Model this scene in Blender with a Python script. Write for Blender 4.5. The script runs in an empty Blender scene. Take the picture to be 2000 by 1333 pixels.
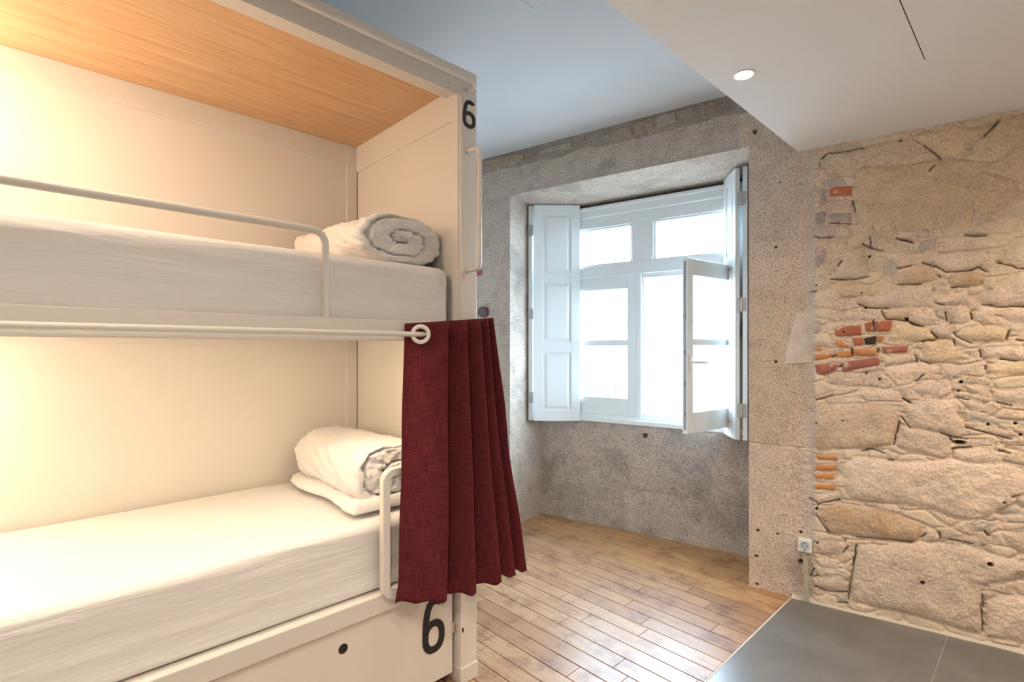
import bpy, bmesh, math, random
import numpy as np
from mathutils import Vector, Matrix

# ------------------------------------------------------------------ camera, world, lights, exposure
sc = bpy.context.scene
C = sc.collection
YAW = 46.4
cam_d = bpy.data.cameras.new('camera')
cam_d.sensor_width = 36.0
cam_d.lens = 36.0 * 995.0 / 2000.0
cam_d.shift_y = 14.5 / 2000.0
cam_d.clip_start = 0.02
cam = bpy.data.objects.new('camera', cam_d)
C.objects.link(cam)
cam.location = (0, 0, 1.5)
cam.rotation_euler = (math.radians(90), 0, math.radians(YAW))
sc.camera = cam

w = bpy.data.worlds.new('overcast_sky')
sc.world = w
w.use_nodes = True
bg = w.node_tree.nodes['Background']
bg.inputs[0].default_value = (0.60, 0.80, 1.0, 1)
bg.inputs[1].default_value = 14.5

sc.view_settings.view_transform = 'Standard'
sc.view_settings.look = 'None'
sc.view_settings.gamma = 1.0
sc.view_settings.use_curve_mapping = False
sc.view_settings.exposure = 1.36

# window wall: rotated frame (s along the wall, n outwards, z up)
WA = math.radians(12.3)
ORG = Vector((-1.061, 3.348, 0.0))


def wp(s, n, z):
    return (ORG.x + s * math.cos(WA) - n * math.sin(WA), ORG.y + s * math.sin(WA) + n * math.cos(WA), z)


def lamp(name, kind, loc, energy, color, **kw):
    d = bpy.data.lights.new(name, kind)
    d.energy = energy
    d.color = color
    rot = kw.pop('rot', None)
    for k, v in kw.items():
        setattr(d, k, v)
    o = bpy.data.objects.new(name, d)
    C.objects.link(o)
    o.location = loc
    if rot:
        o.rotation_euler = rot
    return o


# sky portal in the window opening (guides daylight sampling only)
pl = lamp('window_portal', 'AREA', wp(-1.14, 0.66, 1.8), 1.0, (1, 1, 1), shape='RECTANGLE', size=1.8, size_y=1.95)
pl.rotation_euler = (math.radians(-90), 0, WA)
pl.data.cycles.is_portal = True

# ------------------------------------------------------------------ materials
MATS = {}


def new_mat(name):
    m = bpy.data.materials.new(name)
    m.use_nodes = True
    nt = m.node_tree
    b = nt.nodes['Principled BSDF']
    MATS[name] = m
    return m, nt, b


def N(nt, typ, **kw):
    n = nt.nodes.new(typ)
    for k, v in kw.items():
        if k.startswith('i_'):
            key = k[2:]
            key = int(key) if key.isdigit() else key.replace('_', ' ')
            n.inputs[key].default_value = v
        else:
            setattr(n, k, v)
    return n


def plain(name, col, rough=0.5, metal=0.0, bump=0.0, bscale=200.0, spec=0.5):
    m, nt, b = new_mat(name)
    L = nt.links.new
    tc = N(nt, 'ShaderNodeTexCoord')
    no = N(nt, 'ShaderNodeTexNoise', i_Scale=3.0, i_Detail=3.0)
    L(tc.outputs['Object'], no.inputs['Vector'])
    mx = N(nt, 'ShaderNodeMix', data_type='RGBA')
    mx.inputs[6].default_value = (col[0] * .965, col[1] * .965, col[2] * .965, 1)
    mx.inputs[7].default_value = (*col, 1)
    L(no.outputs['Fac'], mx.inputs[0])
    L(mx.outputs[2], b.inputs['Base Color'])
    b.inputs['Roughness'].default_value = rough
    b.inputs['Metallic'].default_value = metal
    b.inputs['Specular IOR Level'].default_value = spec
    if bump:
        n2 = N(nt, 'ShaderNodeTexNoise', i_Scale=bscale, i_Detail=4.0)
        L(tc.outputs['Object'], n2.inputs['Vector'])
        bp = N(nt, 'ShaderNodeBump', i_Strength=bump, i_Distance=0.002)
        L(n2.outputs['Fac'], bp.inputs['Height'])
        L(bp.outputs['Normal'], b.inputs['Normal'])
    return m


def emit(name, col, strength):
    m, nt, b = new_mat(name)
    b.inputs['Base Color'].default_value = (*col, 1)
    b.inputs['Emission Color'].default_value = (*col, 1)
    b.inputs['Emission Strength'].default_value = strength
    return m


def ramp(nt, stops):
    r = N(nt, 'ShaderNodeValToRGB')
    e = r.color_ramp.elements
    e[0].position, e[0].color = stops[0][0], (*stops[0][1], 1)
    e[1].position, e[1].color = stops[-1][0], (*stops[-1][1], 1)
    for p, c in stops[1:-1]:
        x = e.new(p)
        x.color = (*c, 1)
    return r


def stone_mat():
    m, nt, b = new_mat('granite_masonry')
    L = nt.links.new
    tc = N(nt, 'ShaderNodeTexCoord')
    at = N(nt, 'ShaderNodeAttribute', attribute_name='col')
    sp = N(nt, 'ShaderNodeAttribute', attribute_name='grain')
    n1 = N(nt, 'ShaderNodeTexNoise', i_Scale=95.0, i_Detail=3.0, i_Roughness=0.7)
    n2 = N(nt, 'ShaderNodeTexNoise', i_Scale=210.0, i_Detail=2.0, i_Roughness=0.6)
    n3 = N(nt, 'ShaderNodeTexNoise', i_Scale=9.0, i_Detail=5.0, i_Roughness=0.6)
    for n in (n1, n2, n3):
        L(tc.outputs['Object'], n.inputs['Vector'])
    r1 = ramp(nt, [(0.38, (0.62, 0.57, 0.53)), (0.48, (0.98, 0.96, 0.94)), (0.60, (1.10, 1.09, 1.07))])
    L(n1.outputs['Fac'], r1.inputs[0])
    r2 = ramp(nt, [(0.36, (0.70, 0.66, 0.62)), (0.50, (1.0, 1.0, 1.0)), (0.66, (1.14, 1.13, 1.12))])
    L(n2.outputs['Fac'], r2.inputs[0])
    mm = N(nt, 'ShaderNodeMix', data_type='RGBA', blend_type='MULTIPLY')
    mm.inputs[0].default_value = 1.0
    L(r1.outputs[0], mm.inputs[6])
    L(r2.outputs[0], mm.inputs[7])
    gr = N(nt, 'ShaderNodeMix', data_type='RGBA')
    gr.inputs[6].default_value = (1, 1, 1, 1)
    L(sp.outputs['Fac'], gr.inputs[0])
    L(mm.outputs[2], gr.inputs[7])
    r3 = ramp(nt, [(0.3, (0.84, 0.82, 0.81)), (0.5, (1.0, 1.0, 1.0)), (0.7, (1.12, 1.09, 1.04))])
    L(n3.outputs['Fac'], r3.inputs[0])
    m2 = N(nt, 'ShaderNodeMix', data_type='RGBA', blend_type='MULTIPLY')
    m2.inputs[0].default_value = 1.0
    L(at.outputs['Color'], m2.inputs[6])
    L(gr.outputs[2], m2.inputs[7])
    m3 = N(nt, 'ShaderNodeMix', data_type='RGBA', blend_type='MULTIPLY')
    m3.inputs[0].default_value = 1.0
    L(m2.outputs[2], m3.inputs[6])
    L(r3.outputs[0], m3.inputs[7])
    L(m3.outputs[2], b.inputs['Base Color'])
    b.inputs['Roughness'].default_value = 0.93
    b.inputs['Specular IOR Level'].default_value = 0.15
    ad = N(nt, 'ShaderNodeMath', operation='ADD')
    L(n1.outputs['Fac'], ad.inputs[0])
    L(n2.outputs['Fac'], ad.inputs[1])
    bp = N(nt, 'ShaderNodeBump', i_Strength=0.5, i_Distance=0.0025)
    L(ad.outputs[0], bp.inputs['Height'])
    L(bp.outputs['Normal'], b.inputs['Normal'])
    return m


def plank_mat():
    m, nt, b = new_mat('oak_planks')
    L = nt.links.new
    tc = N(nt, 'ShaderNodeTexCoord')
    at = N(nt, 'ShaderNodeAttribute', attribute_name='col')
    mp = N(nt, 'ShaderNodeMapping')
    mp.inputs['Scale'].default_value = (2.2, 40, 1)
    L(tc.outputs['Object'], mp.inputs['Vector'])
    n1 = N(nt, 'ShaderNodeTexNoise', i_Scale=1.6, i_Detail=6.0, i_Roughness=0.65, i_Distortion=0.6)
    L(mp.outputs[0], n1.inputs['Vector'])
    r1 = ramp(nt, [(0.3, (0.66, 0.58, 0.52)), (0.5, (1, 1, 1)), (0.72, (1.12, 1.1, 1.08))])
    L(n1.outputs['Fac'], r1.inputs[0])
    n2 = N(nt, 'ShaderNodeTexNoise', i_Scale=6.0, i_Detail=6.0, i_Roughness=0.7)   # wear and stains
    L(tc.outputs['Object'], n2.inputs['Vector'])
    r2 = ramp(nt, [(0.36, (0.52, 0.43, 0.41)), (0.50, (1, 1, 1)), (0.7, (1.08, 1.1, 1.12))])
    L(n2.outputs['Fac'], r2.inputs[0])
    m1 = N(nt, 'ShaderNodeMix', data_type='RGBA', blend_type='MULTIPLY')
    m1.inputs[0].default_value = 1
    L(at.outputs['Color'], m1.inputs[6])
    L(r1.outputs[0], m1.inputs[7])
    m2 = N(nt, 'ShaderNodeMix', data_type='RGBA', blend_type='MULTIPLY')
    m2.inputs[0].default_value = 0.8
    L(m1.outputs[2], m2.inputs[6])
    L(r2.outputs[0], m2.inputs[7])
    L(m2.outputs[2], b.inputs['Base Color'])
    rr = N(nt, 'ShaderNodeMapRange')
    rr.inputs['To Min'].default_value = 0.44
    rr.inputs['To Max'].default_value = 0.27
    L(n2.outputs['Fac'], rr.inputs['Value'])
    L(rr.outputs[0], b.inputs['Roughness'])
    b.inputs['Specular IOR Level'].default_value = 0.6
    bp = N(nt, 'ShaderNodeBump', i_Strength=0.25, i_Distance=0.001)
    L(n1.outputs['Fac'], bp.inputs['Height'])
    L(bp.outputs['Normal'], b.inputs['Normal'])
    return m


def veneer_mat():
    m, nt, b = new_mat('oak_veneer')
    L = nt.links.new
    tc = N(nt, 'ShaderNodeTexCoord')
    mp = N(nt, 'ShaderNodeMapping')
    mp.inputs['Scale'].default_value = (26, 1.3, 1)
    L(tc.outputs['Object'], mp.inputs['Vector'])
    n1 = N(nt, 'ShaderNodeTexNoise', i_Scale=1.5, i_Detail=8.0, i_Roughness=0.62, i_Distortion=0.9)
    L(mp.outputs[0], n1.inputs['Vector'])
    mp2 = N(nt, 'ShaderNodeMapping')
    mp2.inputs['Scale'].default_value = (120, 3, 1)
    L(tc.outputs['Object'], mp2.inputs['Vector'])
    n2 = N(nt, 'ShaderNodeTexNoise', i_Scale=2.0, i_Detail=4.0)
    L(mp2.outputs[0], n2.inputs['Vector'])
    r = ramp(nt, [(0.28, (0.54, 0.305, 0.155)), (0.45, (0.67, 0.41, 0.225)), (0.6, (0.73, 0.475, 0.275)), (0.75, (0.77, 0.52, 0.32))])
    L(n1.outputs['Fac'], r.inputs[0])
    r2 = ramp(nt, [(0.3, (0.9, 0.88, 0.86)), (0.6, (1.04, 1.04, 1.04))])
    L(n2.outputs['Fac'], r2.inputs[0])
    mx = N(nt, 'ShaderNodeMix', data_type='RGBA', blend_type='MULTIPLY')
    mx.inputs[0].default_value = 1
    L(r.outputs[0], mx.inputs[6])
    L(r2.outputs[0], mx.inputs[7])
    L(mx.outputs[2], b.inputs['Base Color'])
    b.inputs['Roughness'].default_value = 0.45
    return m


def tile_mat():
    m, nt, b = new_mat('grey_porcelain')
    L = nt.links.new
    tc = N(nt, 'ShaderNodeTexCoord')
    n1 = N(nt, 'ShaderNodeTexNoise', i_Scale=3.0, i_Detail=8.0, i_Roughness=0.6)
    L(tc.outputs['Object'], n1.inputs['Vector'])
    r = ramp(nt, [(0.3, (0.130, 0.127, 0.123)), (0.7, (0.180, 0.177, 0.172))])
    L(n1.outputs['Fac'], r.inputs[0])
    L(r.outputs[0], b.inputs['Base Color'])
    b.inputs['Roughness'].default_value = 0.27
    b.inputs['Specular IOR Level'].default_value = 1.0
    n2 = N(nt, 'ShaderNodeTexNoise', i_Scale=90.0, i_Detail=3.0)
    L(tc.outputs['Object'], n2.inputs['Vector'])
    bp = N(nt, 'ShaderNodeBump', i_Strength=0.08, i_Distance=0.001)
    L(n2.outputs['Fac'], bp.inputs['Height'])
    L(bp.outputs['Normal'], b.inputs['Normal'])
    return m


def linen_mat(name, col, wrinkle, scale=(18, 2.2, 18)):
    """white bed linen: fine weave plus drawn wrinkles as bump"""
    m, nt, b = new_mat(name)
    L = nt.links.new
    tc = N(nt, 'ShaderNodeTexCoord')
    mp = N(nt, 'ShaderNodeMapping')
    mp.inputs['Scale'].default_value = scale
    L(tc.outputs['Object'], mp.inputs['Vector'])
    n1 = N(nt, 'ShaderNodeTexNoise', i_Scale=1.2, i_Detail=4.0, i_Roughness=0.55, i_Distortion=0.5)
    L(mp.outputs[0], n1.inputs['Vector'])
    b.inputs['Base Color'].default_value = (*col, 1)
    b.inputs['Roughness'].default_value = 0.85
    b.inputs['Specular IOR Level'].default_value = 0.2
    b.inputs['Sheen Weight'].default_value = 0.15
    bp = N(nt, 'ShaderNodeBump', i_Strength=wrinkle, i_Distance=0.012)
    L(n1.outputs['Fac'], bp.inputs['Height'])
    L(bp.outputs['Normal'], b.inputs['Normal'])
    return m


def curtain_mat():
    m, nt, b = new_mat('red_woven_fabric')
    L = nt.links.new
    uv = N(nt, 'ShaderNodeUVMap')
    mpa = N(nt, 'ShaderNodeMapping')
    mpa.inputs['Scale'].default_value = (330, 14, 1)
    mpb = N(nt, 'ShaderNodeMapping')
    mpb.inputs['Scale'].default_value = (14, 330, 1)
    L(uv.outputs[0], mpa.inputs['Vector'])
    L(uv.outputs[0], mpb.inputs['Vector'])
    na = N(nt, 'ShaderNodeTexNoise', i_Scale=1.0, i_Detail=2.0)
    nb = N(nt, 'ShaderNodeTexNoise', i_Scale=1.0, i_Detail=2.0)
    L(mpa.outputs[0], na.inputs['Vector'])
    L(mpb.outputs[0], nb.inputs['Vector'])
    ad = N(nt, 'ShaderNodeMath', operation='ADD')
    L(na.outputs['Fac'], ad.inputs[0])
    L(nb.outputs['Fac'], ad.inputs[1])
    hf = N(nt, 'ShaderNodeMath', operation='MULTIPLY')
    hf.inputs[1].default_value = 0.5
    L(ad.outputs[0], hf.inputs[0])
    r = ramp(nt, [(0.36, (0.062, 0.010, 0.014)), (0.5, (0.118, 0.018, 0.024)), (0.64, (0.19, 0.036, 0.043))])
    L(hf.outputs[0], r.inputs[0])
    L(r.outputs[0], b.inputs['Base Color'])
    b.inputs['Roughness'].default_value = 0.8
    b.inputs['Specular IOR Level'].default_value = 0.15
    b.inputs['Sheen Weight'].default_value = 0.1
    b.inputs['Sheen Tint'].default_value = (0.6, 0.3, 0.35, 1)
    bp = N(nt, 'ShaderNodeBump', i_Strength=0.35, i_Distance=0.0012)
    L(hf.outputs[0], bp.inputs['Height'])
    L(bp.outputs['Normal'], b.inputs['Normal'])
    tr = N(nt, 'ShaderNodeBsdfTranslucent')
    tr.inputs['Color'].default_value = (0.62, 0.06, 0.03, 1)
    ms = N(nt, 'ShaderNodeMixShader')
    ms.inputs[0].default_value = 0.10
    out = nt.nodes['Material Output']
    L(b.outputs[0], ms.inputs[1])
    L(tr.outputs[0], ms.inputs[2])
    L(ms.outputs[0], out.inputs['Surface'])
    return m


def glass_mat():
    m, nt, b = new_mat('clear_glass')
    L = nt.links.new
    t = N(nt, 'ShaderNodeBsdfTransparent')
    t.inputs[0].default_value = (0.95, 0.98, 0.97, 1)
    g = N(nt, 'ShaderNodeBsdfGlossy')
    g.inputs['Roughness'].default_value = 0.02
    lw = N(nt, 'ShaderNodeLayerWeight', i_Blend=0.5)
    pw = N(nt, 'ShaderNodeMath', operation='POWER')
    pw.inputs[1].default_value = 4.0
    L(lw.outputs['Facing'], pw.inputs[0])
    fr = N(nt, 'ShaderNodeMath', operation='MULTIPLY_ADD')
    fr.inputs[1].default_value = 0.6
    fr.inputs[2].default_value = 0.04
    L(pw.outputs[0], fr.inputs[0])
    ms = N(nt, 'ShaderNodeMixShader')
    L(fr.outputs[0], ms.inputs[0])
    L(t.outputs[0], ms.inputs[1])
    L(g.outputs[0], ms.inputs[2])
    L(ms.outputs[0], nt.nodes['Material Output'].inputs['Surface'])
    return m


STONE = stone_mat()
PLANK = plank_mat()
VENEER = veneer_mat()
TILE = tile_mat()
SHEET = linen_mat('white_sheet', (0.80, 0.775, 0.76), 0.55, (20, 2.6, 20))
DUVET = linen_mat('white_duvet_cotton', (0.82, 0.80, 0.785), 0.95, (16, 16, 16))
RED = curtain_mat()
GLASS = glass_mat()
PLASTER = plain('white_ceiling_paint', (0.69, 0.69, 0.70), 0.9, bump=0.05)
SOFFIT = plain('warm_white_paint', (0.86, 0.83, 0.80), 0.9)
WALLPAINT = plain('cream_wall_paint', (0.78, 0.76, 0.73), 0.9)
LAC = plain('cream_lacquer', (0.75, 0.715, 0.67), 0.38)
LACP = plain('cream_panel', (0.78, 0.74, 0.69), 0.42)
TUBE = plain('white_powder_coat', (0.76, 0.72, 0.67), 0.35)
WHITE = plain('white_gloss_paint', (0.80, 0.82, 0.82), 0.35)
BLACK = plain('black_acrylic', (0.012, 0.012, 0.013), 0.4)
DARK = plain('dark_gap', (0.015, 0.013, 0.012), 0.9)
DARKFILL = plain('dark_gap_filler', (0.12, 0.085, 0.065), 0.8, bump=0.4, bscale=60)
STEEL = plain('brushed_steel', (0.50, 0.49, 0.48), 0.38, metal=0.9)
CHROME = plain('chrome', (0.75, 0.75, 0.75), 0.15, metal=1.0)
PLASTIC = plain('white_plastic', (0.80, 0.79, 0.77), 0.35)
CONDUIT = plain('beige_plastic_duct', (0.44, 0.40, 0.29), 0.5)
GROUT = plain('light_grout', (0.42, 0.40, 0.37), 0.9)
STRIP = plain('pale_trim_metal', (0.75, 0.74, 0.72), 0.4)
KNOBM = plain('brown_iron', (0.14, 0.105, 0.09), 0.5, metal=0.2)
FACADE = plain('pale_render', (0.42, 0.43, 0.44), 0.9)
SHUTG = plain('pale_green_paint', (0.045, 0.075, 0.068), 0.6)
BULB = emit('lamp_glow', (1.0, 0.86, 0.66), 60.0)
LEDM = emit('lamp_and_fill_glow', (1.0, 0.74, 0.44), 12.0)


# ------------------------------------------------------------------ mesh helpers
def link(name, me, mat=None, parent=None, smooth=False):
    o = bpy.data.objects.new(name, me)
    C.objects.link(o)
    if mat is not None:
        me.materials.append(mat)
    if parent is not None:
        o.parent = parent
    if smooth:
        for p in me.polygons:
            p.use_smooth = True
    return o


def obj(name, bm, mat, parent=None, smooth=False, auto=None):
    me = bpy.data.meshes.new(name)
    bm.normal_update()
    bm.to_mesh(me)
    bm.free()
    o = link(name, me, mat, parent, smooth)
    if auto:
        me.set_sharp_from_angle(angle=math.radians(auto))
    return o


def empty(name, loc=(0, 0, 0), rotz=0.0):
    o = bpy.data.objects.new(name, None)
    C.objects.link(o)
    o.location = loc
    o.rotation_euler = (0, 0, rotz)
    o.empty_display_size = 0.1
    return o


def tag(o, label, cat, group=None):
    o['label'] = label
    o['category'] = cat
    if group:
        o['group'] = group
    return o


def struct(o):
    o['kind'] = 'structure'
    return o


def box(bm, x0, x1, y0, y1, z0, z1, bev=0.0, seg=2):
    r = bmesh.ops.create_cube(bm, size=1.0)
    vs = r['verts']
    for v in vs:
        v.co = Vector((x0 + (v.co.x + .5) * (x1 - x0), y0 + (v.co.y + .5) * (y1 - y0), z0 + (v.co.z + .5) * (z1 - z0)))
    if bev:
        es = list({e for v in vs for e in v.link_edges})
        r2 = bmesh.ops.bevel(bm, geom=es, offset=bev, segments=seg, affect='EDGES', profile=0.5)
        vs = list({v for f in r2['faces'] for v in f.verts} | {v for v in vs if v.is_valid})
    return vs


def bxo(name, dims, mat, parent=None, bev=0.0, seg=2):
    bm = bmesh.new()
    if isinstance(dims[0], (int, float)):
        dims = [dims]
    for d in dims:
        box(bm, *d, bev=bev, seg=seg)
    return obj(name, bm, mat, parent)


def fillet(pts, r, n=6):
    out = [Vector(pts[0])]
    for i in range(1, len(pts) - 1):
        a, b, c = Vector(pts[i - 1]), Vector(pts[i]), Vector(pts[i + 1])
        u, v = (a - b).normalized(), (c - b).normalized()
        for k in range(n + 1):
            t = k / n
            p0, p2 = b + u * r, b + v * r
            out.append((1 - t) ** 2 * p0 + 2 * t * (1 - t) * b + t * t * p2)
    out.append(Vector(pts[-1]))
    return out


def sweep(bm, path, prof, up):
    """sweep a closed 2D profile along a planar path whose plane normal is `up`"""
    up = Vector(up).normalized()
    rings = []
    for i, p in enumerate(path):
        a = path[max(i - 1, 0)]
        c = path[min(i + 1, len(path) - 1)]
        t = (c - a).normalized()
        side = t.cross(up).normalized()
        rings.append([bm.verts.new(p + up * q[0] + side * q[1]) for q in prof])
    m = len(prof)
    for i in range(len(rings) - 1):
        for j in range(m):
            bm.faces.new((rings[i][j], rings[i][(j + 1) % m], rings[i + 1][(j + 1) % m], rings[i + 1][j]))
    bm.faces.new(rings[0][::-1])
    bm.faces.new(rings[-1])
    bmesh.ops.recalc_face_normals(bm, faces=bm.faces)


def circ(r, n=14):
    return [(r * math.cos(2 * math.pi * i / n), r * math.sin(2 * math.pi * i / n)) for i in range(n)]


def cyl(bm, p0, p1, r, n=20, r2=None):
    p0, p1 = Vector(p0), Vector(p1)
    d = p1 - p0
    res = bmesh.ops.create_cone(bm, cap_ends=True, segments=n, radius1=r, radius2=r if r2 is None else r2, depth=d.length)
    M = Matrix.Translation((p0 + p1) / 2) @ d.to_track_quat('Z', 'Y').to_matrix().to_4x4()
    bmesh.ops.transform(bm, matrix=M, verts=res['verts'])
    return res['verts']


def torus(bm, center, normal, R, r, n=36, m=12, flat=1.0):
    q = Vector(normal).to_track_quat('Z', 'Y').to_matrix()
    rings = []
    for i in range(n):
        a = 2 * math.pi * i / n
        rings.append([bm.verts.new(Vector(center) + q @ Vector(((R + r * math.cos(b)) * math.cos(a), (R + r * math.cos(b)) * math.sin(a), r * flat * math.sin(b)))) for b in [2 * math.pi * j / m for j in range(m)]])
    for i in range(n):
        for j in range(m):
            bm.faces.new((rings[i][j], rings[(i + 1) % n][j], rings[(i + 1) % n][(j + 1) % m], rings[i][(j + 1) % m]))


# value noise on arrays
RS = np.random.RandomState(7)
_tab = RS.rand(256, 256)


def vnoise(x, y, ox=0):
    x = np.asarray(x, float) + 37.13 * ox
    y = np.asarray(y, float) + 11.7 * ox
    xi = np.floor(x).astype(int)
    yi = np.floor(y).astype(int)
    fx = x - xi
    fy = y - yi
    fx = fx * fx * (3 - 2 * fx)
    fy = fy * fy * (3 - 2 * fy)
    g = lambda a, b: _tab[a & 255, b & 255]
    return (g(xi, yi) * (1 - fx) + g(xi + 1, yi) * fx) * (1 - fy) + (g(xi, yi + 1) * (1 - fx) + g(xi + 1, yi + 1) * fx) * fy


def fbm(x, y, sc_, octv=4, ox=0, gain=0.5):
    s = 0
    a = 1.0
    t = 0
    for k in range(octv):
        s = s + a * (vnoise(x * sc_ * 2 ** k, y * sc_ * 2 ** k, ox + k) - .5)
        t += a
        a *= gain
    return s / t


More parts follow.
